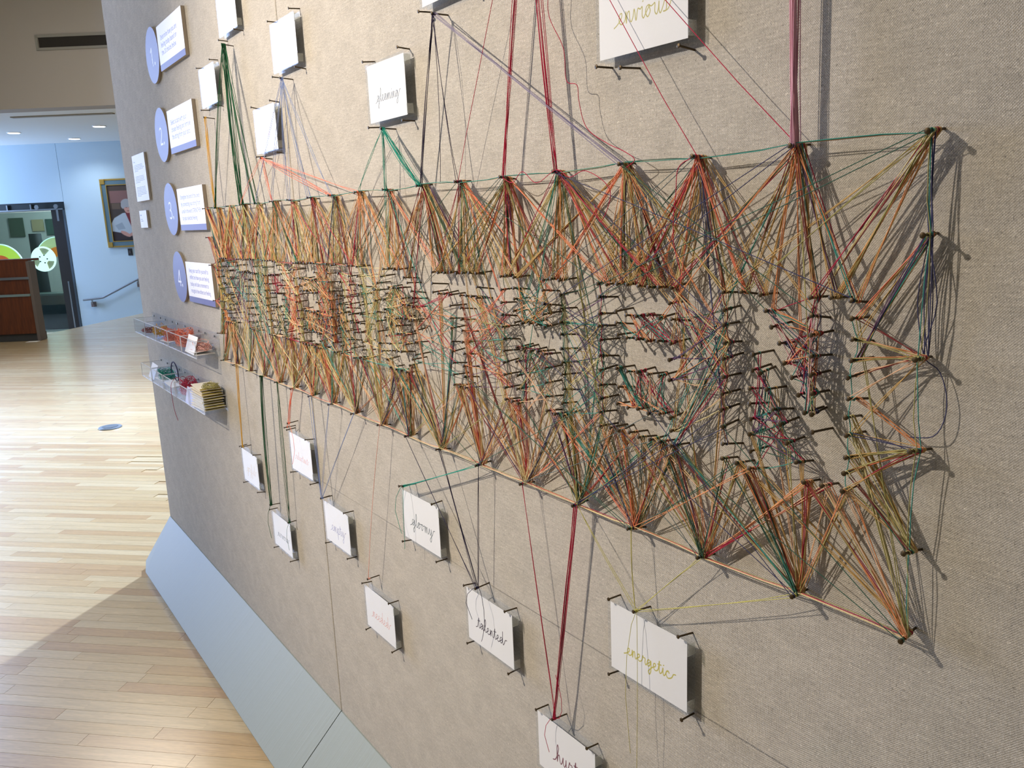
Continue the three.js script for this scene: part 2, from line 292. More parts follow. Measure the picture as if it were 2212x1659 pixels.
const WORD = [['S', -3.47, 'letter S'], ['T', -3.19, 'first letter T'], ['R', -2.895, 'letter R'], ['E', -2.595, 'first letter E'], ['N', -2.315, 'first letter N'], ['G', -2.0, 'letter G'], ['T', -1.685, 'second letter T'], ['H', -1.401, 'letter H'], ['E', -1.096, 'last letter E'], ['N', -0.813, 'final letter N']];
function insidePoly(px, py, poly) { let c = false; for (let i = 0, j = poly.length - 1; i < poly.length; j = i++) { const [xi, yi] = poly[i], [xj, yj] = poly[j]; if ((yi > py) !== (yj > py) && px < (xj - xi) * (py - yi) / (yj - yi) + xi) c = !c; } return c; }
const letters = WORD.map(([k, x0, name], li) => ({ k, x0, name, li, w: SHAPES[k][0], poly: SHAPES[k][1], nails: [] }));
function inLetter(x, y) {
  for (const L of letters) {
    if (x < L.x0 - 0.01 || x > L.x0 + L.w + 0.01) continue;
    const u = x - L.x0, v = y - TOPY; if (insidePoly(u, v, L.poly) && !(L.k === 'R' && insidePoly(u, v, R_COUNTER))) return true;
  }
  return false;
}
function crosses(a, b) { for (const t of [0.12, 0.25, 0.38, 0.5, 0.62, 0.75, 0.88]) if (inLetter(a.x + (b.x - a.x) * t, a.y + (b.y - a.y) * t)) return true; return false; }
const stuffNails = [];
for (const L of letters) {
  for (const loop of L.k === 'R' ? [L.poly, R_COUNTER] : [L.poly]) loop.forEach(([ax, ay, seg], i) => {
    const [bx, by] = loop[(i + 1) % loop.length], len = Math.hypot(bx - ax, by - ay), n = Math.max(1, Math.round(len / 0.0262)), row = [];
    for (let k = 0; k < n; k++) { const t = k / n, nl = nailAt(L.x0 + ax + (bx - ax) * t + rr(-0.0025, 0.0025), TOPY + ay + (by - ay) * t + rr(-0.0025, 0.0025)); nl.seg = seg; nl.L = L; row.push(nl); L.nails.push(nl); }
    if (L.li < 7) { stuffNails.push(...row); return; }
    const upright = Math.abs(by - ay) > Math.abs(bx - ax);
    row.slice().sort((p, q) => (upright ? q.y - p.y : p.x - q.x)).forEach((nl, k) => nailMesh(nl, LONG, `${ORD[k]} nail from ${upright ? 'top' : 'left'}, ${seg.replace('the ', '')}, ${L.name}`, 'nails outlining the ' + L.name));
  });
}
{
  const geo = mergeGeometries(stuffNails.map((n) => LONG.clone().applyMatrix4(new THREE.Matrix4().compose(n.base, new THREE.Quaternion().setFromUnitVectors(UP, n.dir), new THREE.Vector3(1, 1, 1)))));
  const m = solo('nail_cluster', geo, NAIL, 'many small bronze nails outlining the seven farther letters of the word STRENGTHEN', 'nails'); m.userData.kind = 'stuff';
}
// border nails
const TOP_X = [-3.58, -3.413, -3.25, -3.082, -2.916, -2.755, -2.594, -2.42, -2.258, -2.08, -1.912, -1.735, -1.562, -1.389, -1.215, -1.038, -0.877, -0.704, -0.518];
const BOT_X = [-3.567, -3.4, -3.223, -3.062, -2.896, -2.736, -2.567, -2.4, -2.227, -2.05, -1.885, -1.72, -1.5375, -1.362, -1.185, -1.029, -0.862, -0.679, -0.5126];
const RIGHT_Y = [-0.045, -0.194, -0.31, -0.446];
const TOPN = TOP_X.map((x) => nailAt(x, 0.0735)), BOTN = BOT_X.map((x) => nailAt(x, -0.568)), RIGHTN = RIGHT_Y.map((y) => nailAt(-0.516, y)), LEFTN = [-0.045, -0.16, -0.31, -0.45].map((y) => nailAt(-3.58, y));
TOPN.forEach((n, i) => nailMesh(n, LONG, `border nail in the top row, ${ORD[18 - i]} from the right, wound with coloured threads`, 'border nails'));
BOTN.forEach((n, i) => nailMesh(n, LONG, `border nail in the bottom row, ${ORD[18 - i]} from the right, wound with coloured threads`, 'border nails'));
RIGHTN.forEach((n, i) => nailMesh(n, LONG, `border nail on the right side, ${ORD[i]} below the top right corner`, 'border nails'));
LEFTN.forEach((n, i) => nailMesh(n, LONG, `border nail on the far left side, ${ORD[i]} below the top left corner`, 'border nails'));

// ---------------------------------------------------------------- threads
const COLORS = { ochre: 0xcdab6c, olive: 0xa8a266, orange: 0xe39a68, peach: 0xf0c6a2, crimson: 0xb02848, maroon: 0x843436, 'dark green': 0x335e4e, teal: 0x3c968a, purple: 0x69496f, 'pale yellow': 0xe2d7a2, navy: 0x3c3f66, pink: 0xe6b4b6, coral: 0xee8a6a, slate: 0x5f6f70 };
const YARN = Object.fromEntries(Object.entries(COLORS).map(([k, c]) => [k, std(c, 0.85)]));
const FAN_COLORS = ['ochre', 'orange', 'crimson', 'olive', 'dark green', 'peach', 'teal', 'pale yellow', 'maroon', 'purple', 'coral', 'navy'];
const RT = 0.0005;
function tube(pts, r, sides, out, color) {               // one tube along a polyline, appended to out
  const n = pts.length, base = out.pos.length / 3, t = new THREE.Vector3(), nrm = new THREE.Vector3(), bin = new THREE.Vector3(), prev = new THREE.Vector3();
  for (let i = 0; i < n; i++) {
    t.copy(pts[Math.min(n - 1, i + 1)]).sub(pts[Math.max(0, i - 1)]).normalize();
    if (!i) { nrm.set(Math.abs(t.z) < 0.9 ? 0 : 1, 0, Math.abs(t.z) < 0.9 ? 1 : 0); } else nrm.copy(prev);
    nrm.addScaledVector(t, -nrm.dot(t)); if (nrm.lengthSq() < 1e-8) nrm.set(t.y, -t.x, 0.01); nrm.normalize(); prev.copy(nrm); bin.crossVectors(t, nrm);
    for (let k = 0; k < sides; k++) {
      const a = k / sides * Math.PI * 2, c = Math.cos(a), s = Math.sin(a), nx = nrm.x * c + bin.x * s, ny = nrm.y * c + bin.y * s, nz = nrm.z * c + bin.z * s;
      out.pos.push(pts[i].x + nx * r, pts[i].y + ny * r, pts[i].z + nz * r); out.nor.push(nx, ny, nz); if (color) out.col.push(color.r, color.g, color.b);
    }
  }
  for (let i = 0; i < n - 1; i++) for (let k = 0; k < sides; k++) { const a = base + i * sides + k, b = base + i * sides + (k + 1) % sides; out.idx.push(a, b, a + sides, b, b + sides, a + sides); }
}
const bag = () => ({ pos: [], nor: [], col: [], idx: [] });
function bagGeo(o) {
  const g = new THREE.BufferGeometry(); g.setAttribute('position', new THREE.Float32BufferAttribute(o.pos, 3)); g.setAttribute('normal', new THREE.Float32BufferAttribute(o.nor, 3));
  if (o.col.length) g.setAttribute('color', new THREE.Float32BufferAttribute(o.col, 3)); g.setIndex(o.idx); return g;
}
// a thread wound from nail to nail: stops are [nail, height share, turns]
function windPath(stops, o = {}) {
  const pts = [], N = stops.length, c = stops.map(([n, k]) => n.at(k)), segs = o.segs ?? 3, slack = o.slack ?? 0.0012, Rw = 0.0013 + (o.r ?? RT);
  for (let i = 0; i < N; i++) {
    const p = c[i], d1 = i ? p.clone().sub(c[i - 1]).normalize() : null, d2 = i < N - 1 ? c[i + 1].clone().sub(p).normalize() : null, side = i % 2 ? 1 : -1;
    const turns = stops[i][2] ?? 0, nrm = (d) => new THREE.Vector3(-d.y * side, d.x * side, 0).normalize();
    const a0 = d1 ? Math.atan2(nrm(d1).y, nrm(d1).x) : Math.atan2(nrm(d2).y, nrm(d2).x) - side * Math.PI;
    let a1 = d2 ? Math.atan2(nrm(d2).y, nrm(d2).x) : a0 + side * Math.PI;
    if (d1 && d2) {                                      // go round the far side of the nail
      const far = d1.clone().sub(d2), af = Math.atan2(far.y, far.x); let x = af - a0; while (x > Math.PI) x -= 2 * Math.PI; while (x < -Math.PI) x += 2 * Math.PI;
      const dirn = Math.sign(x) || 1; while ((a1 - a0) * dirn < 0) a1 += dirn * 2 * Math.PI; while ((a1 - a0) * dirn > 2 * Math.PI) a1 -= dirn * 2 * Math.PI; a1 += dirn * 2 * Math.PI * turns;
    } else if (turns) a1 += Math.sign(a1 - a0 || 1) * 2 * Math.PI * turns;
    const steps = Math.max(2, Math.ceil(Math.abs(a1 - a0) / 1.1)), grow = turns ? 0.35 : 0;
    for (let k = 0; k <= steps; k++) { const a = a0 + (a1 - a0) * k / steps, rad = Rw * (1 + grow * R()); pts.push(new THREE.Vector3(p.x + Math.cos(a) * rad, p.y + Math.sin(a) * rad, p.z + (turns ? (k / steps - 0.5) * 0.0022 * turns * 0.5 : 0))); }
    if (d2) {
      const q = c[i + 1], L = q.distanceTo(p), last = pts[pts.length - 1], sx = rr(-1, 1) * slack, sy = (o.sag ?? 0) * -L + rr(-1, 1) * slack, sz = rr(-0.4, 1) * slack;
      for (let k = 1; k < segs; k++) { const t = k / segs, w = 4 * t * (1 - t); pts.push(new THREE.Vector3(last.x + (q.x - last.x) * t + sx * w, last.y + (q.y - last.y) * t + sy * w, last.z + (q.z - last.z) * t + sz * w)); }
    }
  }
  if (o.tail) for (const [x, y, z] of o.tail) pts.push(pts[pts.length - 1].clone().add(new THREE.Vector3(x, y, z)));
  if (o.head) { let q = pts[0]; for (const [x, y, z] of o.head) { q = q.clone().add(new THREE.Vector3(x, y, z)); pts.unshift(q); } }
  return pts;
}
function smooth(pts, n) { return new THREE.CatmullRomCurve3(pts, false, 'centripetal').getPoints(n); }
const WEB = bag(), tmpC = new THREE.Color();
function thread(color, stops, label, group, o = {}) { const b = bag(); tube(windPath(stops, o), o.r ?? RT, o.sides ?? 5, b); return solo('thread', bagGeo(b), YARN[color], label, 'thread', group); }
function webThread(color, stops, o = {}) { tmpC.set(COLORS[color]); tmpC.multiplyScalar(rr(0.95, 1.3)); tmpC.setRGB(Math.min(0.88, tmpC.r), Math.min(0.85, tmpC.g), Math.min(0.8, tmpC.b)); tube(windPath(stops, { segs: 2, ...o }), RT, 4, WEB, tmpC); }
const allLetterNails = letters.flatMap((L) => L.nails);
function weighted(list, wf) { const ws = list.map(wf), s = ws.reduce((a, b) => a + b, 0); return () => { let t = R() * s; for (let i = 0; i < list.length; i++) { t -= ws[i]; if (t <= 0) return list[i]; } return list[list.length - 1]; }; }
const lvl = () => rr(0.5, 0.9);

function fanStops(b, list, wf, count, k) {               // a thread wound from b to several different nails
  const left = list.map((n) => [n, -Math.log(R() + 1e-9) / (wf(n) + 1e-6)]).sort((p, q) => p[1] - q[1]).slice(0, count), stops = [[b, k, 2]];
  for (const [n] of left) { const kt = rr(0.5, 0.92), k2 = Math.min(0.9, Math.max(0.25, k + rr(-0.07, 0.07))); stops.push([n, kt, 0], [b, k2, 0]); if (R() < 0.16) stops.push([n, kt - 0.08, 0], [b, k2 - 0.05, 0]); }
  return stops;
}
const CW = { ochre: 11, orange: 6, crimson: 3, olive: 7, 'dark green': 4, peach: 8, teal: 3, 'pale yellow': 6, maroon: 3, purple: 2, coral: 4, navy: 2 };
function fan(b, list, wf, near, labelOf, colours = 8, scale = 1) {
  const order = FAN_COLORS.slice().sort(() => R() - 0.5);
  order.splice(order.indexOf('ochre'), 1); order.unshift('ochre');
  order.slice(0, near ? colours : 9).forEach((c, i) => {
    const k = 0.3 + 0.42 * ((i * 0.37 + R() * 0.2) % 1), stops = fanStops(b, list, wf, Math.max(1, Math.round(CW[c] * rr(0.5, 0.95) * scale * (near ? 1 : 0.85))), k);
    if (near) thread(c, stops, labelOf(c), null); else webThread(c, stops);
  });
}
const gaus = (x, s) => Math.exp(-x * x / (2 * s * s));
TOPN.forEach((b, i) => {
  const list = allLetterNails.filter((n) => Math.abs(n.x - b.x) < 0.33 && !crosses(b, n)), near = i >= 11;
  fan(b, list, (n) => (gaus(n.x - b.x, 0.14) + 0.05) * (n.y > TOPY - 0.02 ? 1 : 0.08), near, (c) => `${c} thread fanning down from the ${ORD[18 - i]} border nail from the right, top row`, i === 18 ? 6 : 8, i === 18 ? 0.4 : i === 17 ? 0.85 : 1);
});
BOTN.forEach((b, i) => {
  const list = allLetterNails.filter((n) => Math.abs(n.x - b.x) < 0.33 && !crosses(b, n)), near = i >= 11;
  fan(b, list, (n) => (gaus(n.x - b.x, 0.14) + 0.05) * (n.y < TOPY - 0.24 ? 1 : 0.08), near, (c) => `${c} thread fanning up from the ${ORD[18 - i]} border nail from the right, bottom row`, i === 18 ? 6 : 8, i === 18 ? 0.45 : i === 17 ? 0.85 : 1);
});
RIGHTN.forEach((b, i) => fan(b, letters[9].nails.filter((n) => n.seg === 'outer right edge'), (n) => gaus(n.y - b.y, 0.07), true, (c) => `${c} thread fanning left from the ${ORD[i]} nail down the right border`, 6, 0.4));
LEFTN.forEach((b) => fan(b, letters[0].nails.filter((n) => n.x < -3.4 && !crosses(b, n)), (n) => gaus(n.y - b.y, 0.08), false));

for (const [row, word, i0] of [[TOPN, 'top', 12], [BOTN, 'bottom', 12]]) for (let i = i0; i < 19; i++) {   // single strands that run far across the fans
  const b = row[i], far = allLetterNails.filter((n) => Math.abs(n.x - b.x) > 0.25 && Math.abs(n.x - b.x) < 0.62 && (word === 'top' ? n.y > TOPY - 0.15 : n.y < TOPY - 0.12)), c = ['dark green', 'slate', 'navy'][i % 3];
  thread(c, [[pick(far), 0.9, 1], [b, 0.88, 1], [pick(far), 0.9, 1]], `single long ${c} strand crossing from the ${ORD[18 - i]} border nail from the right, ${word} row`, null, { slack: 0.0006 });
}
// lacing of the gaps and counters between the strokes
function lace(A, B, colors, near, where, count0, reach = 0.2) {
  const count = Math.round(count0 * (near ? 1.05 : 1.4));
  for (const c of colors) {
    const stops = []; let a = pick(A);
    stops.push([a, lvl(), 1]);
    for (let i = 0, guard = 0; i < count && guard < 300; guard++) {
      const L2 = i % 2 ? A : B, n = pick(L2); if (Math.hypot(n.x - a.x, n.y - a.y) > reach || crosses(a, n)) continue;
      stops.push([n, lvl(), 0]); a = n; i++;
    }
    if (stops.length > 2) { if (near) thread(c, stops, `${c} thread laced ${where}`, null); else webThread(c, stops); }
  }
}
const seg = (li, ...names) => letters[li].nails.filter((n) => names.includes(n.seg));
const SIX = () => FAN_COLORS.slice().sort(() => R() - 0.5).slice(0, 6);
const E9 = 8, N9 = 9, H8 = 7, T7 = 6;
lace(seg(E9, 'underside of the top arm', 'stem above the middle arm'), seg(E9, 'upper side of the middle arm'), ['orange', 'crimson', 'teal', 'maroon'], true, 'between the top and middle arms of the last letter E', 9, 0.09);
lace(seg(E9, 'underside of the middle arm', 'stem below the middle arm'), seg(E9, 'upper side of the lower arm'), ['orange', 'crimson', 'teal', 'peach', 'dark green'], true, 'between the middle and lower arms of the last letter E', 10, 0.12);
lace(seg(E9, 'end of the top arm', 'end of the middle arm', 'end of the lower arm', 'top edge').filter((n) => n.x > -0.96), seg(N9, 'outer left edge'), ['peach', 'crimson', 'dark green', 'pale yellow', 'orange', 'navy', 'teal', 'purple'], true, 'across the gap between the last letter E and final N', 7, 0.24);
lace(seg(N9, 'inner left edge', 'foot of the left upright'), seg(N9, 'lower side of the diagonal'), ['orange', 'crimson', 'teal', 'peach', 'purple', 'dark green'], true, 'in the lower triangle of the final letter N', 10, 0.17);
lace(seg(N9, 'inner right edge', 'top of the right upright'), seg(N9, 'upper side of the diagonal'), ['orange', 'crimson', 'teal', 'pink', 'maroon', 'navy'], true, 'in the upper triangle of the final letter N', 10, 0.17);
lace(seg(H8, 'outer right edge'), seg(E9, 'long left edge'), SIX(), true, 'across the gap between the letter H and last E', 8, 0.2);
lace(seg(H8, 'inner left edge above the bar', 'upper side of the bar'), seg(H8, 'inner right edge above the bar', 'upper side of the bar'), SIX(), true, 'between the uprights above the bar of the letter H', 8, 0.15);
lace(seg(H8, 'inner left edge below the bar', 'underside of the bar'), seg(H8, 'inner right edge below the bar', 'underside of the bar'), SIX(), true, 'between the uprights below the bar of the letter H', 8, 0.17);
lace(seg(T7, 'right edge of the stem', 'right underside of the bar', 'right end of the bar'), seg(H8, 'outer left edge'), SIX(), true, 'across the gap between the second letter T and H', 8, 0.24);
lace(letters[5].nails.filter((n) => n.x > -1.86), seg(T7, 'left edge of the stem', 'left underside of the bar'), ['orange', 'crimson', 'teal', 'peach'], true, 'across the gap between the letter G and second T', 8, 0.24);
lace(letters[5].nails.filter((n) => n.x < -1.8 && n.x > -1.96), letters[5].nails.filter((n) => n.x < -1.8), ['orange', 'crimson', 'teal', 'peach', 'dark green', 'pale yellow'], false, '', 12, 0.16);
for (let li = 0; li < 6; li++) {
  const A = letters[li].nails, B = letters[li + 1].nails;
  if (li < 5) lace(A, B, FAN_COLORS, false, '', 14, 0.24);
  if (li !== 1) lace(A, A, ['orange', 'peach', 'ochre', 'crimson', 'pale yellow', 'teal', 'peach', 'dark green'], false, '', 16, 0.15);
}
// threads run round the outlines of the near letters
function outline(li, segName, colors, what) { const row = seg(li, segName).slice().sort((p, q) => q.y - p.y || p.x - q.x); for (const c of colors) thread(c, row.map((n) => [n, rr(0.72, 0.92), R() < 0.3 ? 1 : 0]), `${c} thread following the ${segName} of the ${what}`, null); }
outline(E9, 'long left edge', ['crimson', 'dark green'], 'last letter E'); outline(N9, 'outer left edge', ['maroon', 'olive'], 'final letter N'); outline(H8, 'outer right edge', ['olive', 'dark green', 'teal'], 'letter H'); outline(H8, 'outer left edge', ['dark green'], 'letter H');
outline(N9, 'outer right edge', ['teal'], 'final letter N'); outline(N9, 'lower side of the diagonal', ['dark green'], 'final letter N');
// border lines
for (const [c, k] of [['dark green', 0.62], ['peach', 0.55], ['teal', 0.7]]) thread(c, TOPN.map((n) => [n, k + rr(-0.05, 0.05), 1]), `${c} thread run along the whole top row of border nails`, null);
for (const [c, k] of [['pale yellow', 0.66], ['crimson', 0.56], ['olive', 0.5], ['peach', 0.6]]) thread(c, BOTN.map((n) => [n, k + rr(-0.05, 0.05), 1]), `${c} thread run along the whole bottom row of border nails`, null);
{
  const col = [TOPN[18], ...RIGHTN, BOTN[18]];
  thread('teal', col.map((n) => [n, rr(0.55, 0.7), 1]), 'teal thread run down the right column of border nails', null, { slack: 0.003 });
  thread('olive', col.map((n) => [n, rr(0.6, 0.8), 1]), 'olive thread run down the right column of border nails', null, { slack: 0.003 });
  const nv = [];
  const p0 = TOPN[18].at(0.62), p1 = RIGHTN[0].at(0.45), p2 = RIGHTN[1].at(0.3);
  for (let i = 0; i < 4; i++) { const o = rr(-0.002, 0.002); nv.push(p0.clone().add(new THREE.Vector3(o, 0, 0)), p0.clone().lerp(p1, 0.5).add(new THREE.Vector3(o - 0.002, 0, 0.001)), p1.clone().add(new THREE.Vector3(o, 0, 0)), p1.clone().lerp(p2, 0.55).add(new THREE.Vector3((i - 1.5) * 0.006, 0, 0.002)), p2.clone().add(new THREE.Vector3(o, 0, 0))); if (i < 3) nv.push(p1.clone().lerp(p2, 0.5).add(new THREE.Vector3((i - 1) * 0.004, 0, 0)), p1.clone(), p0.clone().lerp(p1, 0.5)); }
  nv.push(p2.clone().add(new THREE.Vector3(0.012, -0.012, -0.002)), p2.clone().add(new THREE.Vector3(0.022, -0.045, 0)), p2.clone().add(new THREE.Vector3(0.014, -0.072, 0.003)), p2.clone().add(new THREE.Vector3(-0.01, -0.078, 0.004)));
  const b = bag(); tube(smooth(nv, 140), RT, 5, b); solo('thread', bagGeo(b), YARN.navy, 'slack navy threads hanging from the top right corner with a curling loose end', 'thread');
}
{ const m = solo('thread_web', bagGeo(WEB), new THREE.MeshStandardMaterial({ vertexColors: true, roughness: 0.85 }), 'dense web of multicoloured threads strung over the farther letters and their border nails', 'threads'); m.userData.kind = 'stuff'; }

// ---------------------------------------------------------------- long ties from the word to the feeling cards
const tieNail = (x, y, label) => { const n = nailAt(x, y, NAIL_LEN * 1.05, 0.004); if (label) nailMesh(n, LONG, label, 'tie nails'); return n; };
const HUES = { green: 0x155a38, yellow: 0xe9b63c, blue: 0x8fa5d8, tangerine: 0xff8668, turquoise: 0x149a86, violet: 0x2a2348, red: 0xbe1846, rose: 0xdfabbb, lime: 0xc9c46a, blush: 0xf0b7a8, lavender: 0x8a83a0 };
for (const k in HUES) YARN[k] = std(HUES[k], 0.85);
function tie(color, from, links, label, o = {}) {        // links: [nail, passes]
  const stops = [[from, 0.8, 5]];
  for (const [n, passes, k] of links) for (let p = 0; p < passes; p++) stops.push([n, (k ?? 0.8) + rr(-1, 1) * (o.spread ?? 0.13), p ? 0 : 2], [from, 0.8 + rr(-1, 1) * (o.spread ?? 0.13) * 0.8, 0]);
  if (o.open) stops.pop();
  return thread(color, stops, label, o.group, { segs: 6, slack: 0.003, ...o });
}
const curl = (sx, sy) => [[sx * 0.4, sy * 0.2, 0.003], [sx * 0.4, sy * 0.5, 0.004], [sx * 0.1, sy * 0.6, 0.002], [-sx * 0.3, sy * 0.6, -0.001], [-sx * 0.2, sy * 0.3, 0]];
const tG = tieNail(-3.087, 0.631, 'nail tied thickly with green string under the thankful card');
tie('green', tG, [[TOPN[1], 2], [TOPN[3], 6], [TOPN[4], 3]], 'dark green string hanging in slack strands below the thankful card', { slack: 0.012, spread: 0.2, r: 0.0008, head: curl(-0.012, -0.03), tail: curl(0.02, -0.2) });
const tY = tieNail(-3.412, 0.42, 'nail tied with yellow string below the faint peach card');
tie('yellow', tY, [[TOPN[1], 4]], 'yellow string running down from the nail under the peach card', { slack: 0.004 });
const tB = tieNail(-2.55, 0.437, 'nail tied with pale blue string under the eager card');
tie('blue', tB, [[TOPN[6], 2], [TOPN[7], 2], [TOPN[8], 1], [TOPN[4], 1], [TOPN[5], 1]], 'pale blue string fanning down from the nail under the eager card', { slack: 0.006, head: curl(0.01, -0.03) });
const tO = tieNail(-2.804, 0.219, 'nail tied with tangerine string under the rattled card');
tie('tangerine', tO, [[TOPN[5], 2], [TOPN[8], 2], [TOPN[9], 1], [TOPN[3], 1]], 'tangerine string fanning from the nail under the rattled card', { slack: 0.006 });
const tT = tieNail(-1.896, 0.22, 'nail tied with turquoise string under the gleaming card');
tie('turquoise', tT, [[TOPN[11], 7], [TOPN[10], 2], [TOPN[9], 1]], 'turquoise string running from under the gleaming card to the top row', { slack: 0.006, tail: curl(0.012, -0.1) });
const tV = tieNail(-1.618, 0.428, 'nail tied with blackish violet string at the top edge of view');
tie('violet', tV, [[TOPN[11], 3], [TOPN[12], 1]], 'blackish violet string hanging with loose ends from the topmost tie nail', { slack: 0.002, tail: curl(0.022, -0.12) });
tie('lavender', tV, [[TOPN[15], 2]], 'grey lavender string stretched diagonally down to the right', { slack: 0.0008 });
tieNail(-1.031, 0.224, 'bare nail without any string below the envious card');
const tR = tieNail(-1.271, 0.643, null);
tie('red', tR, [[TOPN[12], 1]], 'red string reaching the seventh top border nail from the right', { open: 1 });
tie('red', tR, [[TOPN[13], 3]], 'bundle of red strings reaching the sixth top border nail from the right', { slack: 0.004, tail: curl(0.03, -0.03) });
tie('red', tR, [[TOPN[14], 4]], 'bundle of red strings reaching the fifth top border nail from the right', { slack: 0.006, tail: curl(0.02, -0.05) });
tie('red', tR, [[TOPN[16], 1]], 'straight red string crossing the left part of the envious card', { open: 1, slack: 0.0008 });
tie('red', tR, [[TOPN[17], 1]], 'straight red string crossing the right part of the envious card', { open: 1, slack: 0.0008 });
{
  const P = (x, y, z) => W(x, y, z), b = bag();
  const pts = [tR.at(0.8), P(-1.221, 0.4, 0.036), P(-1.222, 0.345, 0.036), P(-1.185, 0.28, 0.034), P(-1.178, 0.225, 0.034), P(-1.152, 0.215, 0.033), P(-1.148, 0.19, 0.033), P(-1.13, 0.143, 0.033), P(-1.075, 0.11, 0.033), P(-1.03, 0.092, 0.034), P(-1.008, 0.078, 0.035), P(-1.03, 0.066, 0.035)];
  tube(smooth(pts, 90), RT, 5, b); solo('thread', bagGeo(b), YARN.red, 'slack red string wandering in bends down to the fourth top border nail', 'thread');
  const b2 = bag(), q = [TOPN[13].at(0.85), P(-1.34, 0.06, 0.045), P(-1.3, 0.078, 0.05), P(-1.26, 0.055, 0.048), P(-1.2, 0.075, 0.045), P(-1.165, 0.06, 0.045), P(-1.12, 0.068, 0.045), P(-1.06, 0.03, 0.042), P(-1.085, -0.02, 0.044), P(-1.1, 0.01, 0.044)];
  tube(smooth(q, 80), RT, 5, b2); solo('thread', bagGeo(b2), YARN.red, 'tangled loose red string draped along the top row between two red bundles', 'thread');
  const b3 = bag(), q3 = [TOPN[16].at(0.85), P(-0.905, 0.06, 0.04), P(-0.91, 0.02, 0.042), P(-0.915, -0.05, 0.042), P(-0.9, -0.1, 0.042)];
  tube(smooth(q3, 40), RT, 5, b3); solo('thread', bagGeo(b3), YARN.red, 'loose red string end hanging at the third top border nail from the right', 'thread');
}
const tP = tieNail(-0.714, 0.62, null);
tie('rose', tP, [[TOPN[17], 14, 0.7]], 'thick rose pink bundle of strings hanging straight from above the frame', { slack: 0.0035, spread: 0.22, tail: curl(0.006, -0.04) });
// below the word
const tY2 = tieNail(-3.405, -0.923, 'nail tied with yellow string above the lowest left card');
tie('yellow', tY2, [[BOTN[1], 5, 0.6]], 'yellow string running down from the bottom row to the leftmost lower card', { slack: 0.002 });
const tG2 = tieNail(-3.104, -1.099, 'nail tied thickly with green string above the nervous card');
tie('green', tG2, [[BOTN[3], 4]], 'dark green strings running down in a bundle to the nervous card', { slack: 0.007, r: 0.0007, head: curl(-0.03, -0.05), tail: curl(0.025, 0.07) });
const tG3 = nailAt(-2.93, -1.125, 0.026, 0.004);
tie('green', tG3, [[BOTN[4], 3]], 'dark green strings running down to the right corner of the nervous card', { slack: 0.006, head: curl(-0.02, -0.04) });
const tO2 = tieNail(-2.799, -0.705, 'nail tied with tangerine string above the reluctant card'), tO3 = tieNail(-2.838, -0.728, 'nail beside the tangerine knot above the reluctant card');
tie('tangerine', tO2, [[BOTN[5], 3], [tO3, 1]], 'tangerine string hanging from the bottom row to the reluctant card', { slack: 0.004, tail: curl(0.06, -0.05) });
const tB2 = tieNail(-2.54, -0.919, 'nail tied with pale blue string above the empty card');
tie('blue', tB2, [[BOTN[6], 2], [BOTN[7], 1], [BOTN[8], 1]], 'pale blue strings running down in a narrow fan to the empty card', { slack: 0.003 });
const tT2 = tieNail(-1.921, -0.716, 'nail tied with turquoise string above the gloomy card');
tie('turquoise', tT2, [[BOTN[12], 2]], 'turquoise string slanting from the bottom row down to the gloomy card', { slack: 0.001, head: curl(-0.04, -0.05), tail: curl(0.01, -0.06) });
const tB3 = tieNail(-2.206, -1.093, 'nail tied with blush string above the needed card');
tie('blush', tB3, [[BOTN[9], 1]], 'faint blush string dropping from the bottom row to the needed card', { slack: 0.004 });
const tV2 = tieNail(-1.568, -0.887, 'nail tied with blackish violet string above the talented card');
tie('violet', tV2, [[BOTN[10], 1], [BOTN[11], 2], [BOTN[12], 1]], 'blackish violet strings converging on the nail above the talented card', { slack: 0.001, head: curl(-0.035, -0.03), tail: curl(0.03, -0.045) });
const tR2 = tieNail(-1.276, -1.087, 'nail tied with crimson string above the hurt card');
tie('red', tR2, [[BOTN[14], 4], [BOTN[13], 1]], 'crimson red strings running down in two lines to the hurt card', { slack: 0.003, head: curl(-0.02, -0.03), tail: curl(0.03, 0.04) });
const tL = tieNail(-1.015, -0.726, 'nail tied with lime string above the energetic card');
tie('lime', tL, [[BOTN[15], 1], [BOTN[16], 1], [BOTN[14], 1], [BOTN[17], 1]], 'thin lime strings spreading up from the energetic card to the bottom row', { slack: 0.002, head: curl(0.01, -0.12), tail: curl(-0.015, -0.1), r: 0.0004 });

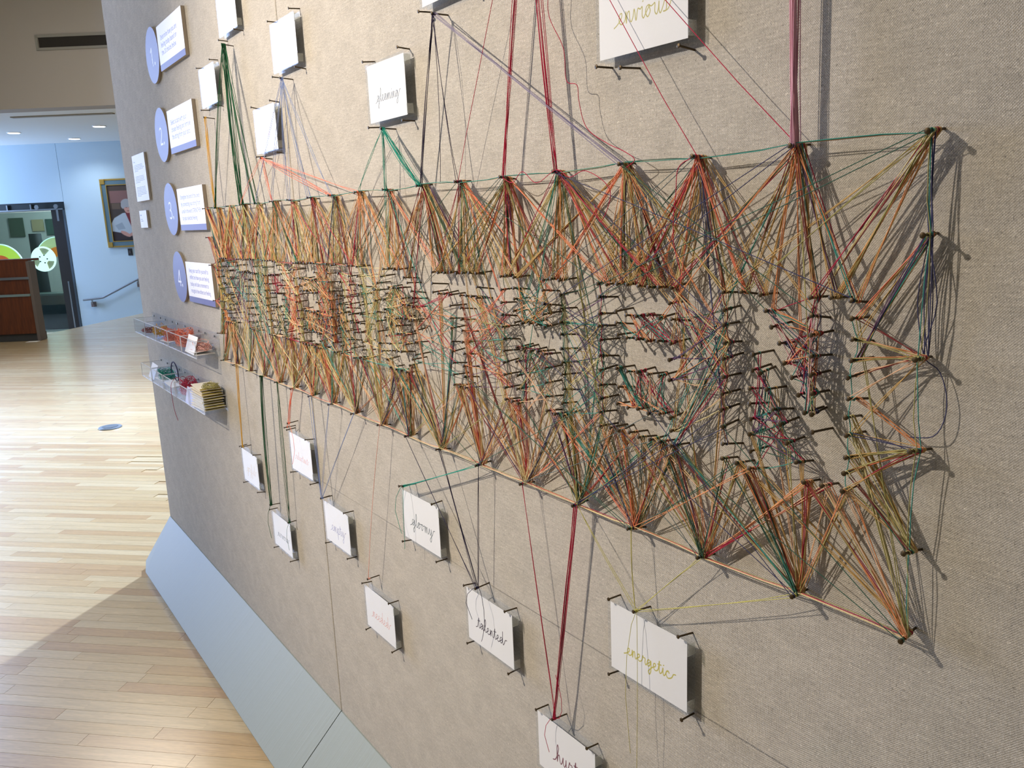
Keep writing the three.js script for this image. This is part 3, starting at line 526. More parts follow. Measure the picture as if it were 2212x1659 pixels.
// ---------------------------------------------------------------- feeling cards in clear holders
const GL = {
  a: [1.05, [.62, .8, .3, .95, .05, .45, .25, .02, .58, .4, .7, .92, .68, .2, .82, 0, 1.05, .25]], c: [1.05, [.2, .72, .5, .9, .66, .74, .5, .97, .24, .82, .14, .38, .42, 0, 1.05, .3]],
  d: [1.05, [.62, .8, .3, .95, .05, .45, .25, .02, .58, .4, .78, 2, .7, .25, .84, 0, 1.05, .25]], e: [.85, [.42, .55, .45, .92, .2, .85, .12, .3, .4, 0, .85, .25]],
  f: [.75, [.45, 1.7, .35, 2.05, .2, 1.6, .2, -.8, .34, -1, .42, -.4, .3, .1, .75, .25]], g: [1.05, [.62, .8, .3, .95, .05, .45, .25, .02, .58, .4, .7, .92, .66, -.6, .42, -1, .25, -.7, .7, -.1, 1.05, .25]],
  h: [1, [.45, 1.7, .33, 2.05, .2, 1.6, .2, 0, .36, .8, .55, .92, .65, .2, .8, 0, 1, .25]], i: [.6, [.22, .95, .24, .2, .38, 0, .6, .25], [.3, 1.35]], j: [.6, [.3, .95, .3, -.7, .1, -1, 0, -.7, .4, 0, .6, .25], [.38, 1.35]],
  k: [1, [.42, 1.7, .32, 2.05, .2, 1.6, .2, 0, .3, .55, .55, .88, .38, .48, .62, .08, .8, 0, 1, .25]],
  l: [.65, [.45, 1.6, .35, 2.05, .2, 1.6, .2, .3, .38, 0, .65, .25]], m: [1.3, [.15, .95, .2, 0, .34, .82, .5, .92, .55, 0, .7, .82, .86, .92, .95, .2, 1.08, 0, 1.3, .25]], n: [1, [.15, .95, .2, 0, .36, .82, .55, .92, .65, .2, .8, 0, 1, .25]],
  o: [.95, [.5, .92, .2, .85, .05, .4, .3, 0, .6, .4, .45, .92, .7, .78, .95, .85]], p: [1, [.25, .95, .2, -1, .26, .7, .5, .95, .7, .5, .45, 0, .78, .08, 1, .25]], r: [.95, [.25, 1.05, .32, .85, .62, .85, .62, .3, .76, 0, .95, .25]],
  s: [.8, [.4, 1, .52, .5, .42, .06, .15, .06, .55, .08, .8, .25]], t: [.7, [.3, 1.6, .28, .3, .42, 0, .7, .25], [.02, 1.1, .6, 1.2]], u: [1.05, [.2, .95, .22, .2, .42, 0, .62, .4, .7, .95, .72, .2, .85, 0, 1.05, .25]],
  v: [.95, [.2, .95, .42, 0, .68, .92, .95, .8]], y: [1.05, [.2, .95, .25, .3, .45, .05, .64, .4, .7, .95, .68, -.6, .45, -1, .3, -.7, .74, -.1, 1.05, .25]],
};
function script(g, word, cx, cy, size, ink, lw) {
  let w = 0; for (const ch of word) w += GL[ch][0]; let x = cx - w * size / 2;
  const path = [[x - size * 0.55, cy + size * 0.15], [x - 0.15 * size, cy - 0.05 * size]], marks = [];
  for (const ch of word) {
    const [adv, p, m] = GL[ch]; for (let i = 0; i < p.length; i += 2) path.push([x + p[i] * size, cy - p[i + 1] * size]);
    if (m) marks.push(m.length === 2 ? [[x + m[0] * size, cy - m[1] * size], [x + (m[0] + 0.05) * size, cy - (m[1] + 0.04) * size]] : [[x + m[0] * size, cy - m[1] * size], [x + m[2] * size, cy - m[3] * size]]);
    x += adv * size;
  }
  path.push([x + 0.35 * size, cy - 0.9 * size], [x + 0.7 * size, cy - 1.0 * size]);
  g.strokeStyle = ink; g.lineWidth = lw; g.lineCap = g.lineJoin = 'round'; g.beginPath();
  const c = new THREE.CatmullRomCurve3(path.map(([a, b]) => new THREE.Vector3(a, b, 0)), false, 'centripetal').getPoints(path.length * 8);
  c.forEach((p, i) => (i ? g.lineTo(p.x, p.y) : g.moveTo(p.x, p.y)));
  for (const [a, b] of marks) { g.moveTo(...a); g.lineTo(...b); }
  g.stroke();
}
const CARDS = [                                           // word, centre x, centre y, ink, ink width, style of text, pins
  ['thankful', -3.031, 0.731, '#4c4c55', 3.2, 'grey'], ['loved', -3.344, 0.527, '#eab59c', 3, 'faint peach'], ['eager', -2.521, 0.530, '#6a6a72', 3.4, 'grey'], ['rattled', -2.753, 0.306, '#e0796a', 4, 'reddish'], ['gleaming', -1.875, 0.308, '#4d5254', 3.4, 'dark grey'], ['hopeful', -1.579, 0.522, '#444', 3, null], ['envious', -0.995, 0.314, '#c6bb6c', 4.5, 'mustard'],
  ['joyful', -3.348, -1.007, '#ddb878', 3.4, 'ochre'], ['reluctant', -2.723, -0.811, '#e59a7e', 3.6, 'orange'], ['nervous', -3.02, -1.2, '#4a4d4a', 4, 'dark'], ['empty', -2.445, -0.998, '#77719a', 4, 'violet grey'], ['gloomy', -1.848, -0.803, '#3f4a48', 4.4, 'dark teal grey'], ['needed', -2.16, -1.203, '#e8a08e', 4, 'salmon'], ['talented', -1.531, -0.977, '#4b3f45', 5.2, 'dark brown'], ['hurt', -1.247, -1.175, '#7c4450', 6, 'wine red'], ['energetic', -0.993, -0.808, '#cfc25e', 5.6, 'yellow green'],
];
const CWD = 0.1986 * D, CHT = 0.1386 * D, CZ = 0.022 * D;
const HOLDER = { front: rbox(CWD + 0.006, CHT + 0.006, 0.0022, 0.0006, 0, 0, CZ + 0.0022), back: rbox(CWD + 0.006, CHT + 0.006, 0.0022, 0.0006, 0, 0, 0.005), clip: box(0.0009, 0.017, CZ - 0.003, CWD / 2 + 0.0036, 0, (CZ + 0.009) / 2), rail: box(CWD, 0.0022, CZ - 0.006, 0, -CHT / 2 - 0.0015, (CZ + 0.007) / 2) };
for (const [word, x0, y0, ink, lw, inkName] of CARDS) {
  const x = x0 * 1.0082, y = y0 * 1.0082;
  const c = W(x, y, 0), vis = inkName !== null;
  const tex = vis && canvasTex(512, 358, (g, w, h) => { g.fillStyle = '#fbf8f1'; g.fillRect(0, 0, w, h); const wd = [...word].reduce((s, ch) => s + GL[ch][0], 0); script(g, word, w * 0.52, h * 0.66, Math.min(54, 330 / (wd + 0.8)), ink, lw); });
  const named = vis ? `the card reading ${word}` : 'the card cut by the top edge';
  const geo = new THREE.BoxGeometry(CWD, CHT, 0.0007);
  const card = solo('feeling_card', geo, vis ? [CARD, CARD, CARD, CARD, std(0xffffff, 0.75, { map: tex }), CARD] : CARD, vis ? `white card with the word ${word} handwritten in ${inkName} ink` : 'white card cut off by the top edge of the photo, left of the red strings', 'card', 'feeling cards');
  card.position.set(c.x, c.y, CZ);
  const h = thing('card_holder', `clear acrylic holder nailed to the wall around ${named}`, 'card holder', 'acrylic card holders'); h.position.copy(c);
  part('front_sheet', HOLDER.front, ACRYLIC, h); part('back_sheet', HOLDER.back, ACRYLIC, h); part('bottom_edge', HOLDER.rail, ACRYLIC, h);
  for (const s of [1, -1]) { const k = part('clip', HOLDER.clip, ACRYLIC_EDGE, h); k.position.y = s * CHT * 0.4; }
  for (const [sx, sy, nm] of [[-1, 1, 'upper left'], [1, 1, 'upper right'], [-1, -1, 'lower left'], [1, -1, 'lower right']]) {
    if (!vis && sy > 0 || word === 'envious' && sy > 0 || word === 'hurt' && sy < 0 || word === 'thankful' && sy > 0) continue;
    const n = word === 'nervous' && sx > 0 && sy > 0 ? tG3 : nailAt(x + sx * (0.094 + rr(-0.004, 0.004)) - (sx > 0 && sy > 0 ? 0.004 : 0), y + sy * (0.0785 + rr(0, 0.004)), 0.026, 0.004);
    nailMesh(n, SHORT, `short nail at the ${nm} corner of ${named}`, 'nails holding the card holders');
  }
}

// ---------------------------------------------------------------- numbered instruction signs
function boxFront(w, h, d, front, edge) { return [new THREE.BoxGeometry(w, h, d), [edge, edge, edge, edge, front, edge]]; }
const BT = 0.011;
const SIGNS = [
  ['1.', -3.876, 0.790, -4.236, 0.790, ['Determine how you are', 'feeling today based on', 'the 20 choices below']],
  ['2.', -3.873, 0.428, -4.247, 0.435, ['Select a card with your', 'chosen feeling and remove', 'the string from your card.']],
  ['3.', -3.863, 0.081, -4.244, 0.089, ['Strengthen the bond of this piece', 'by connecting your string from', 'a nail in the word STRENGTHEN', 'to your selected feeling']],
  ['4.', -3.866, -0.252, -4.233, -0.236, ['Keep your card for yourself to', 'reflect on how you are feeling', 'today and take a moment to', 'recognize how others are feeling']],
];
SIGNS.forEach(([num, bx, by, dx, dy, lines], i) => {
  const w = 0.434 * D, h = 0.189 * D;
  const tex = canvasTex(1024, 446, (g, W2, H2) => {
    g.fillStyle = '#f4f3f2'; g.fillRect(0, 0, W2, H2); g.fillStyle = '#483a7c'; g.fillRect(0, H2 * 0.86, W2, H2 * 0.14);
    g.fillStyle = '#564a98'; g.strokeStyle = '#564a98'; g.lineWidth = 1.6; g.textBaseline = 'middle'; const gap = 74, y0 = H2 * 0.46 - (lines.length - 1) * gap / 2; lines.forEach((t, k) => { const f = lines.length > 3 ? 57 : 64; g.font = f + 'px sans-serif'; const sx = Math.min(1, 770 / g.measureText(t).width); g.save(); g.translate(W2 * 0.12, y0 + k * gap); g.scale(sx, 1); g.fillText(t, 0, 0); g.strokeText(t, 0, 0); g.restore(); });
  });
  const [bg, bm] = boxFront(w, h, BT, std(0xffffff, 0.55, { map: tex }), BOARD_EDGE);
  const b = solo('instruction_sign', bg, bm, ['white sign that asks you to determine how you are feeling', 'white sign that tells you to select a card', 'white sign about strengthening the bond of the piece', 'white sign that says to keep your card'][i], 'sign', 'instruction signs'); b.position.copy(W(bx, by)); b.position.z = BT / 2 + 0.001;
  const r = 0.1235 * D, dt = canvasTex(512, 512, (g, S) => { g.fillStyle = '#483a7c'; g.fillRect(0, 0, S, S); g.fillStyle = '#f2f0f6'; g.font = '235px sans-serif'; g.textAlign = 'center'; g.textBaseline = 'middle'; g.fillText(num, S * 0.52, S * 0.53); });
  const dg = new THREE.CylinderGeometry(r, r, 0.009, 64).rotateX(Math.PI / 2);   // caps: top faces +z after the turn
  const p = dg.attributes.position, uv = dg.attributes.uv; for (let k = 0; k < p.count; k++) uv.setXY(k, p.getX(k) / (2 * r) + 0.5, p.getY(k) / (2 * r) + 0.5);
  const d = solo('number_disc', dg, [BOARD_EDGE, std(0xffffff, 0.55, { map: dt }), BOARD_EDGE], `round purple disc to the left of the sign that ${['says determine', 'says select a card', 'says strengthen', 'says keep your card'][i]}`, 'sign', 'numbered purple discs'); d.position.copy(W(dx, dy)); d.position.z = 0.0055;
});
{
  const tx = (w, h, draw) => std(0xffffff, 0.6, { map: canvasTex(w, h, draw) });
  const paper = tx(640, 512, (g, w, h) => {
    g.fillStyle = '#f3f3f4'; g.fillRect(0, 0, w, h); g.fillStyle = '#555'; const r = rng(4); g.fillRect(70, 70, 60, 9);
    for (const [y, n] of [[110, 5], [235, 5], [355, 7]]) for (let k = 0; k < n; k++) { let x = 70, end = k === n - 1 ? 260 : 540 - r() * 40; while (x < end) { const l = 14 + r() * 40; g.fillRect(x, y + k * 16, l, 6); x += l + 8; } }
  });
  const [g1, m1] = boxFront(0.306 * D, 0.243 * D, 0.008, paper, std(0xd8d5d2, 0.8));
  const a = solo('text_panel', g1, m1, 'white wall text panel with three paragraphs of small grey print', 'sign'); a.position.copy(W(-4.835, 0.272)); a.position.z = 0.005;
  const small = tx(512, 256, (g, w, h) => { g.fillStyle = '#f3f3f4'; g.fillRect(0, 0, w, h); g.fillStyle = '#555'; g.fillRect(60, 60, 90, 16); g.fillRect(70, 125, 110, 9); g.fillRect(70, 150, 150, 9); });
  const [g2, m2] = boxFront(0.176 * D, 0.092 * D, 0.008, small, std(0xd8d5d2, 0.8));
  const b = solo('wall_label', g2, m2, 'small white wall label below the long text panel', 'sign'); b.position.copy(W(-4.89, 0.054)); b.position.z = 0.005;
}

const TRAY_EDGE = new THREE.MeshPhysicalMaterial({ color: 0xe6e8e8, roughness: 0.3, transmission: 0.45, thickness: 0, ior: 1.49 });
// ---------------------------------------------------------------- acrylic trays with strings and cards
function tray(x0, x1, yb, h, label) {
  const t = thing('acrylic_tray', label, 'tray', 'clear acrylic trays on the display wall'), w = (x1 - x0) * D - 0.004, hh = h * D, dp = 0.105 * D, th = 0.0022; t.position.copy(W((x0 + x1) / 2, yb));
  part('tray_base', box(w, th, dp, 0, th / 2, dp / 2 + 0.001), ACRYLIC, t); part('tray_front', box(w, hh, th, 0, hh / 2 + th, dp - th / 2 + 0.001), ACRYLIC, t);
  part('tray_back', box(w, hh * 1.35, th, 0, hh * 0.675 + th, 0.0025), ACRYLIC, t);
  for (const s of [-1, 1]) { part('tray_side', box(th, hh, dp - 2 * th, s * (w / 2 - th / 2), hh / 2 + th, dp / 2), ACRYLIC, t); }
  for (const s of [-0.3, 0.3]) { const k = part('screw_cap', new THREE.CylinderGeometry(0.004, 0.004, 0.004, 12).rotateX(Math.PI / 2), STEEL, t); k.position.set(s * w, hh * 1.15, 0.0055); }
  part('tray_rim', box(w, 0.0016, th * 1.05, 0, hh + th, dp - th / 2 + 0.001), TRAY_EDGE, t); part('tray_rim', box(w, 0.0016, th * 1.05, 0, th / 2, dp + 0.0012), TRAY_EDGE, t);
  for (const s of [-1, 1]) { part('tray_rim', box(th * 1.05, 0.0016, dp - th, s * (w / 2 - th / 2), hh + th, dp / 2), TRAY_EDGE, t); part('tray_rim', box(th * 1.05, hh, 0.0016, s * (w / 2 - th / 2), hh / 2 + th, dp + 0.0012), TRAY_EDGE, t); }
  return t;
}
const UX = [-5.03, -4.76, -4.49, -4.23, -3.97, -3.705], TRAY_ORD = ['leftmost', 'second', 'third', 'fourth', 'rightmost'];
for (let i = 0; i < 5; i++) { tray(UX[i], UX[i + 1], -0.572, 0.075, `${TRAY_ORD[i]} clear acrylic tray in the upper row of trays`); tray(UX[i] + 0.035, UX[i + 1] + 0.02, -0.822, 0.072, `${TRAY_ORD[i]} clear acrylic tray in the lower row of trays`); }
function hank(color, x, y, w, h, n, label, seed, tails) {   // a loose skein: one long curled thread
  const r = rng(seed), pts = [], c = W(x, y, 0.055);
  n = Math.round(n * 2.6);
  for (let i = 0; i < n; i++) { const a = i * 0.9 + r() * 0.8, s = 0.35 + 0.65 * r(); pts.push(new THREE.Vector3(c.x + Math.cos(a) * w * D * 0.5 * s, c.y + h * D * (0.08 + 0.92 * r() * (0.6 + 0.4 * Math.sin(a * 0.3))), c.z + Math.sin(a) * 0.03 * s)); }
  if (tails) for (const [dx, dy, dz] of tails) { const q = pts[pts.length - 1].clone(); pts.push(new THREE.Vector3(c.x + dx * D, c.y + dy * D, c.z + dz * D)); }
  const b = bag(); tube(smooth(pts, n * 5), 0.0009, 5, b); return solo('string_skein', bagGeo(b), YARN[color], label, 'string', 'string skeins in the trays');
}
for (const k of ['brick']) YARN[k] = std(0x9c4a3a, 0.9);
hank('brick', -4.9, -0.566, 0.2, 0.03, 40, 'small brick red string skein in the leftmost upper tray', 1);
hank('yellow', -4.62, -0.566, 0.16, 0.085, 46, 'yellow string skein standing in the second upper tray', 2);
hank('coral', -4.37, -0.566, 0.2, 0.075, 70, 'coral string skein in the third upper tray', 3);
hank('coral', -4.1, -0.566, 0.23, 0.1, 130, 'large coral string skein heaped in the fourth upper tray', 4);
hank('blush', -3.82, -0.55, 0.18, 0.05, 44, 'pale blush string skein lying on the cards in the rightmost upper tray', 5);
hank('turquoise', -4.6, -0.79, 0.2, 0.055, 80, 'turquoise string skein on the cards in the second lower tray', 6);
hank('crimson', -4.14, -0.81, 0.22, 0.09, 170, 'crimson string skein heaped in the fourth lower tray', 8, [[-0.1, 0.08, 0.03], [-0.115, 0.05, 0.056], [-0.115, -0.05, 0.06], [-0.118, -0.1, 0.055], [-0.1, -0.14, 0.05]]);
{
  const b = bag(), c = W(-4.38, -0.735, 0.055), pts = []; for (let i = 0; i <= 26; i++) { const a = -2.2 + i / 26 * 5.6; pts.push(new THREE.Vector3(c.x + Math.cos(a) * 0.043, c.y + 0.008 + Math.sin(a) * 0.038, c.z + i * 0.0003)); }
  tube(smooth(pts, 60), 0.0022, 6, b); solo('string_loop', bagGeo(b), YARN.navy, 'dark navy string standing up in a round loop above the lower trays', 'string');
}
function looseCard(x, y, z, rx, ry, rz, label, mat = CARD) { const m = solo('paper_card', new THREE.BoxGeometry(0.13, 0.0012, 0.062), mat, label, 'card', 'cards in the trays'); m.position.copy(W(x, y, z)); m.rotation.set(rx, ry, rz); return m; }
looseCard(-4.36, -0.556, 0.056, 0.1, 0.02, 0.03, 'white card lying under the coral skein in the third upper tray');
looseCard(-3.84, -0.562, 0.055, 0, 0.02, 0, 'white card lying flat at the bottom of the rightmost upper tray');
looseCard(-3.85, -0.552, 0.058, 0.05, -0.05, 0.04, 'white card tilted on the flat card in the rightmost upper tray');
looseCard(-3.87, -0.525, 0.084, 1.25, 0, 0.02, 'white card leaning upright against the front of the rightmost upper tray');
looseCard(-4.62, -0.79, 0.056, 0.05, 0.03, 0.03, 'white card under the turquoise skein in the second lower tray');
looseCard(-4.84, -0.78, 0.075, 1.2, 0, 0.05, 'white card leaning at the front of the leftmost lower tray');
looseCard(-4.4, -0.785, 0.06, 0.1, 0, -0.04, 'white card lying under the navy loop in the third lower tray');
looseCard(-3.985, -0.79, 0.09, 1.35, 0, 0.03, 'pale lilac card standing against the fourth lower tray', std(0xd5d3ea, 0.8));
for (let i = 0; i < 9; i++) {
  const w = thing('wound_card', i === 8 ? 'cream card with loose olive thread on top of the stack in the lower right tray' : `${ORD[i]} cream card from the bottom of the stack wound with olive thread`, 'card', 'cards wound with olive thread');
  w.position.copy(W(-3.815 + rr(-0.006, 0.006), -0.813 + i * 0.0118, 0.056)); w.rotation.y = rr(-0.06, 0.06);
  part('card_sheet', box(0.148, 0.0022, 0.07, 0, 0.001, 0), std(0xefe6cf, 0.8), w);
  part('thread_winding', rbox(0.012, 0.0066, 0.066, 0.003, 0.066, 0.0018, 0), std(0x9a8a35, 0.9), w);
}
hank('olive', -3.74, -0.715, 0.1, 0.03, 40, 'olive string tangle on top of the cream card stack', 9);

// ---------------------------------------------------------------- things in the hall and the bay beyond
{
  const wood = dataTex(256, 256, (x, y) => { const k = 0.8 + 0.25 * grainN(x / 256 * 120, y / 256 * 6) + 0.12 * grainN(x / 256 * 60, y / 256 * 3 + 9); return [98 * k, 50 * k, 20 * k]; }, true);
  const brown = std(0xffffff, 0.5, { map: wood }), dk = std(0x6b625c, 0.6);
  const d = thing('reception_desk', 'dark brown wooden reception desk with two steel strips', 'desk'); place(d, -7.5, 0, 12);
  part('front_panel', box(1.06, 0.55, 0.05, 0, 0.385, 0.02), brown, d); part('upper_panel', box(1.06, 0.48, 0.05, -0.0, 0.93, -0.0), brown, d);
  part('desk_top', box(1.12, 0.03, 0.3, 0, 1.18, -0.12), brown, d); part('end_panel', box(0.045, 1.16, 0.16, 0.555, 0.58, -0.04), dk, d);
  part('end_panel', box(0.045, 1.16, 0.26, -0.555, 0.58, -0.09), dk, d);
  part('steel_strip', box(1.1, 0.035, 0.02, 0.0, 0.92, 0.035), STEEL, d); part('steel_strip', box(1.06, 0.035, 0.02, -0.0, 0.675, 0.05), std(0x9fb7b4, 0.3, { metalness: 0.6 }), d);
  part('plinth', box(1.06, 0.11, 0.24, 0, 0.055, -0.1), std(0x3a3b3a, 0.7), d);
  const sh = solo('paper_sheet', box(0.16, 0.004, 0.1), CARD, 'white paper lying on the floor at the foot of the desk', 'paper'); place(sh, -6.98, 0.003, 11.85);
}
{
  const p = thing('portrait_painting', 'painted portrait of a seated white-haired woman in a gilt and slate frame', 'painting'); place(p, -7.55, 1.885, 16.985);
  const w = 1.18, h = 1.36, gold = std(0xb08f45, 0.45, { metalness: 0.6 }), slate = std(0x55707c, 0.6);
  const bar = (t, inset, d) => mergeGeometries([box(w - inset * 2, t, d, 0, h / 2 - inset - t / 2, 0), box(w - inset * 2, t, d, 0, -h / 2 + inset + t / 2, 0), box(t, h - inset * 2 - 2 * t, d, -w / 2 + inset + t / 2, 0, 0), box(t, h - inset * 2 - 2 * t, d, w / 2 - inset - t / 2, 0, 0)]);
  part('outer_moulding', bar(0.03, 0, 0.06), gold, p); part('frame_band', bar(0.085, 0.028, 0.045), slate, p); part('inner_moulding', bar(0.016, 0.112, 0.056), gold, p);
  for (const [sx, sy] of [[-1, 1], [1, 1], [-1, -1], [1, -1]]) { const c = part('corner_ornament', rbox(0.1, 0.1, 0.02, 0.008), gold, p); c.position.set(sx * (w / 2 - 0.055), sy * (h / 2 - 0.055), 0.03); }
  const tex = canvasTex(102, 120, (g) => {
    g.scale(0.2, 0.2); g.fillStyle = '#43342a'; g.fillRect(0, 0, 512, 600); g.translate(-70, 0); g.fillRect(400, 0, 200, 600); g.fillStyle = '#3a2f28'; g.fillRect(0, 260, 600, 340); g.fillStyle = '#7a5550'; g.fillRect(90, 60, 300, 130); g.fillStyle = '#5c4a3a'; g.fillRect(100, 195, 90, 60);
    g.fillStyle = '#1c1213'; g.fillRect(0, 470, 600, 130); g.fillStyle = '#2a1a1c'; g.beginPath(); g.ellipse(120, 500, 190, 90, 0, 0, 7); g.fill();
    g.fillStyle = '#a9b4bd'; g.beginPath(); g.moveTo(210, 300); g.lineTo(110, 350); g.lineTo(40, 450); g.lineTo(60, 490); g.lineTo(200, 520); g.lineTo(300, 545); g.lineTo(400, 520); g.lineTo(440, 340); g.lineTo(330, 290); g.closePath(); g.fill();
    g.fillStyle = '#8f9ba6'; g.beginPath(); g.moveTo(110, 430); g.lineTo(190, 400); g.lineTo(220, 470); g.lineTo(140, 480); g.closePath(); g.fill();
    g.fillStyle = '#6e1d22'; g.beginPath(); g.moveTo(240, 295); g.lineTo(310, 295); g.lineTo(325, 480); g.lineTo(290, 450); g.closePath(); g.fill();
    g.fillStyle = '#c08f80'; g.beginPath(); g.ellipse(272, 245, 44, 58, 0, 0, 7); g.fill(); g.fillStyle = '#9a9a9c'; g.beginPath(); g.ellipse(265, 195, 62, 46, 0, 0, 7); g.fill(); g.beginPath(); g.ellipse(222, 220, 22, 36, 0, 0, 7); g.fill();
    g.fillStyle = '#5a3a36'; g.fillRect(252, 240, 14, 5); g.fillRect(284, 240, 14, 5); g.fillRect(262, 276, 26, 5);
    g.fillStyle = '#b98a7c'; g.beginPath(); g.ellipse(215, 525, 60, 22, 0.5, 0, 7); g.fill(); g.beginPath(); g.ellipse(290, 530, 40, 18, -0.3, 0, 7); g.fill();
  });
  part('canvas', new THREE.PlaneGeometry(w - 0.25, h - 0.25).translate(0, 0, 0.012), std(0xffffff, 0.7, { map: tex }), p);
}
{
  const r = thing('handrail', 'grey metal handrail rising along the pale blue wall', 'handrail');
  const P = (s, y) => hall(s, y, 16.9), path = new THREE.CurvePath(); const pts = [P(-8.78, 0.165), P(-8.42, 0.19), P(-8.36, 0.2), P(-7.3, 0.68)]; for (let i = 0; i < 3; i++) path.add(new THREE.LineCurve3(pts[i], pts[i + 1]));
  part('rail', new THREE.TubeGeometry(path, 60, 0.022, 10), std(0x8f949a, 0.4, { metalness: 0.6 }), r);
  for (const [s, y] of [[-8.6, 0.175], [-7.6, 0.545]]) { part('bracket', hallBox(s - 0.012, s + 0.012, y - 0.1, y - 0.01, 16.89, 16.91), STEEL, r); part('bracket_plate', hallBox(s - 0.03, s + 0.03, y - 0.16, y - 0.06, 16.9, 17), std(0x6d5d58, 0.6), r); }
  const t = thing('wall_switch', 'small dark wall plate under the portrait', 'switch'); place(t, -7.72, 1.1, 16.99); part('plate', rbox(0.09, 0.14, 0.016, 0.004), std(0x2a2523, 0.5), t); part('button', box(0.03, 0.05, 0.008, 0, 0, 0.011), std(0x55504c, 0.5), t);
}
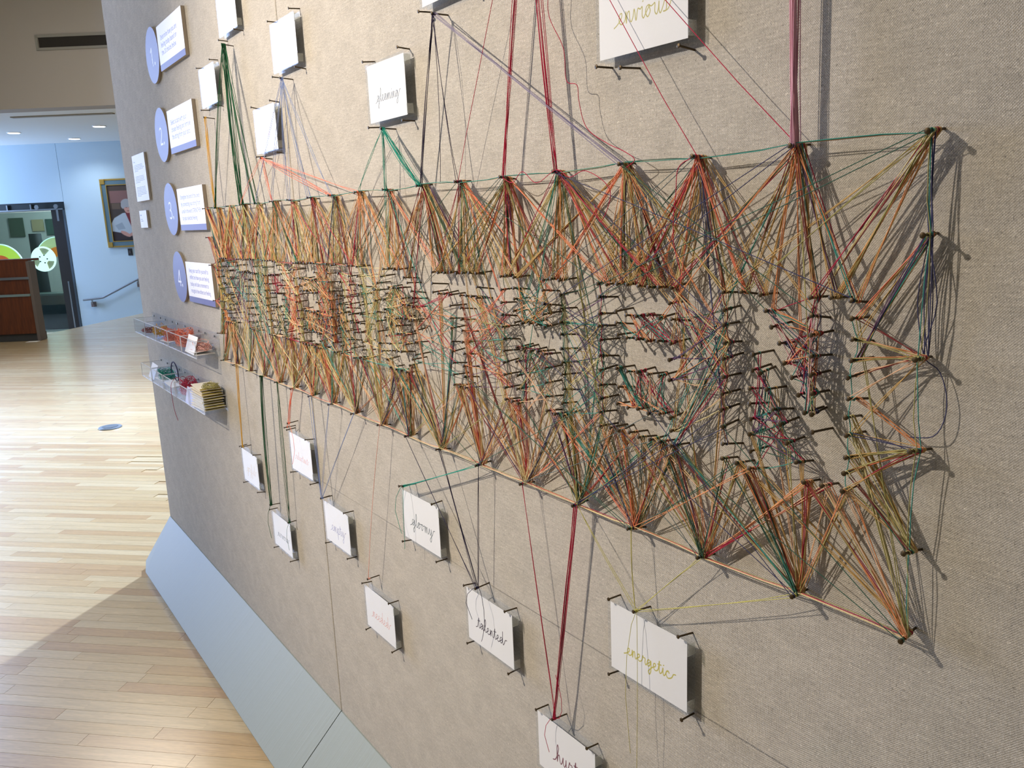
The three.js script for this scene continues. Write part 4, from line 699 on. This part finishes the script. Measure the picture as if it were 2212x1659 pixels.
// behind the glass: disc artworks given a glow, and dim shapes of the room
{
  const glow = (c, e) => std(c, 0.6, { emissive: c, emissiveIntensity: e });  // self-glow added in place of light falling on the disc artworks
  const wheel = thing('disc_artwork', 'bright white disc with three openings behind the glass door', 'disc artwork'); place(wheel, -10.07, 1.0, 18.0);
  const sh = new THREE.Shape(); sh.absarc(0, 0, 0.27, 0, Math.PI * 2);
  for (let k = 0; k < 3; k++) { const a = Math.PI / 2 + k * Math.PI * 2 / 3 - 0.2, h = new THREE.Path(), N = 18; for (let i = 0; i <= N; i++) { const f = a - 0.5 + i / N; h[i ? 'lineTo' : 'moveTo'](Math.cos(f) * 0.235, Math.sin(f) * 0.235); } h.lineTo(Math.cos(a + 0.3) * 0.1, Math.sin(a + 0.3) * 0.1); h.lineTo(Math.cos(a - 0.3) * 0.1, Math.sin(a - 0.3) * 0.1); h.closePath(); sh.holes.push(h); }
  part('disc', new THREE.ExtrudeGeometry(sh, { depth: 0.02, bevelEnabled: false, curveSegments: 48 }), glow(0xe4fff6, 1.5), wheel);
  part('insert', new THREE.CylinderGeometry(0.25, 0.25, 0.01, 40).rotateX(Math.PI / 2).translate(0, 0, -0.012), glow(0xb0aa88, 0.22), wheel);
  for (let k = 0; k < 5; k++) { const a = k * 1.256; const b = part('stud', new THREE.CylinderGeometry(0.014, 0.014, 0.012, 10).rotateX(Math.PI / 2), DARK, wheel); b.position.set(Math.cos(a) * 0.085, Math.sin(a) * 0.085, 0.026); }
  const fanShape = (r0, r1, a0, a1) => { const s = new THREE.Shape(); s.absarc(0, 0, r1, a0, a1); s.absarc(0, 0, r0, a1, a0, true); return new THREE.ExtrudeGeometry(s, { depth: 0.02, bevelEnabled: false, curveSegments: 24 }); };
  const f1 = thing('fan_artwork', 'yellow and orange fan shape with added glow above the desk at the left edge', 'disc artwork'); place(f1, -11.02, 0.84, 18.0);
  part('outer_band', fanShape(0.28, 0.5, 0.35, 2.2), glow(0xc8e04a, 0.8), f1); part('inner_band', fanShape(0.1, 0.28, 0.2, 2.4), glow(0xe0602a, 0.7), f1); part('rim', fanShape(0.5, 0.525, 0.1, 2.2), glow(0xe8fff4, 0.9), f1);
  const f2 = thing('fan_artwork', 'pale and orange fan shape with added glow behind the white disc', 'disc artwork'); place(f2, -9.78, 0.95, 18.1);
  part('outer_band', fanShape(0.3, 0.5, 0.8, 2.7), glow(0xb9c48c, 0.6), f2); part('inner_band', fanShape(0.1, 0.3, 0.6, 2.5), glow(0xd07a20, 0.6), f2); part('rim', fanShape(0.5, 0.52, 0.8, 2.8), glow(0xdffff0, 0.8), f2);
  const dim = [[-10.7, 1.72, 0.28, 0.36, 0x2f4238], [-9.95, 1.7, 0.24, 0.3, 0x25403c], [-10.25, 1.75, 0.22, 0.22, 0x7c7a62], [-9.6, 1.66, 0.2, 0.24, 0x5a6c50]];
  dim.forEach(([s, y, w, h, c], i) => { const q = thing('framed_picture', `${['dark green', 'deep teal', 'faded tan', 'moss green'][i]} picture on the wall seen dimly through the glass door`, 'picture', 'pictures behind the glass'); place(q, s * 1.2 + 0.55, y, 20.97); part('picture_board', box(w * 1.3, h * 1.3, 0.03), std(c, 0.8), q); });
  const col = solo('dark_column', new THREE.CylinderGeometry(0.13, 0.16, 2.1, 20), std(0x16242c, 0.7), 'tall dark column standing behind the glass door', 'column'); place(col, -10.75, 0.5, 19.0);
  const cab = thing('display_case', 'low dark cabinet with a small lit panel behind the glass door', 'cabinet'); place(cab, -10.0, -0.55, 18.3);
  part('case_body', box(1.2, 0.75, 0.5, 0, 0.375, 0), std(0x10181a, 0.5), cab); part('case_top', box(1.24, 0.04, 0.54, 0, 0.77, 0), std(0x2f4644, 0.4), cab); part('lit_panel', box(0.11, 0.05, 0.01, 0.28, 0.43, 0.256), std(0xfff3c8, 0.5, { emissive: 0xfff0b0, emissiveIntensity: 1.6 }), cab);
  const l = new THREE.PointLight(0xf0f5f5, 26); l.position.copy(hall(-9.9, 2.4, 19.2)); l.shadow.radius = 4; scene.add(l);  // added lamp without a fitting, brightens the room behind the glass
}
{
  const c = hall(0, 0, 0), t = thing('floor_socket', 'round grey metal floor socket cover set in the wooden floor', 'floor socket'); t.position.set(-7.07, 0, -0.224);
  part('cover', new THREE.CylinderGeometry(0.085, 0.088, 0.006, 40).translate(0, 0.003, 0), std(0x8f9ba6, 0.4, { metalness: 0.5 }), t); part('lid', new THREE.CylinderGeometry(0.06, 0.06, 0.004, 32).translate(0, 0.008, 0), std(0x7c8894, 0.4, { metalness: 0.6 }), t);
}
// fittings of the lamps (above the frame); the ceiling panels are added fill
FILL_PANELS.forEach(([s, d], i) => { const g = new THREE.Group(); g.name = numbered('added_fill_panel'); g.userData.kind = 'structure'; place(g, s, 5.17, d); scene.add(g); part('diffuser', box(1.2, 0.02, 1.2, 0, -0.02, 0), std(0xffffff, 0.6, { emissive: 0xfff1df, emissiveIntensity: 1.2 }), g); part('frame', box(1.26, 0.03, 1.26, 0, 0.01, 0), std(0xdddddd, 0.5), g); });
for (const [P, T, nm] of [[SPOT, new THREE.Vector3(-1.7, 1.5, 0), 'track_spotlight'], [FLOOR_SPOT, new THREE.Vector3(-6.2, 0, 0.4), 'track_spotlight']]) {
  const g = new THREE.Group(); g.name = numbered(nm); g.userData.kind = 'structure'; g.position.copy(P); g.lookAt(T); scene.add(g);
  part('lamp_can', new THREE.CylinderGeometry(0.055, 0.045, 0.16, 24, 1, true).rotateX(Math.PI / 2).translate(0, 0, -0.1), std(0x202020, 0.5, { side: THREE.DoubleSide }), g);
  part('lamp_face', new THREE.CylinderGeometry(0.04, 0.04, 0.006, 24).rotateX(Math.PI / 2).translate(0, 0, -0.05), std(0xffffff, 0.5, { emissive: 0xffe6c8, emissiveIntensity: 8 }), g);
}
renderer.render(scene, camera);
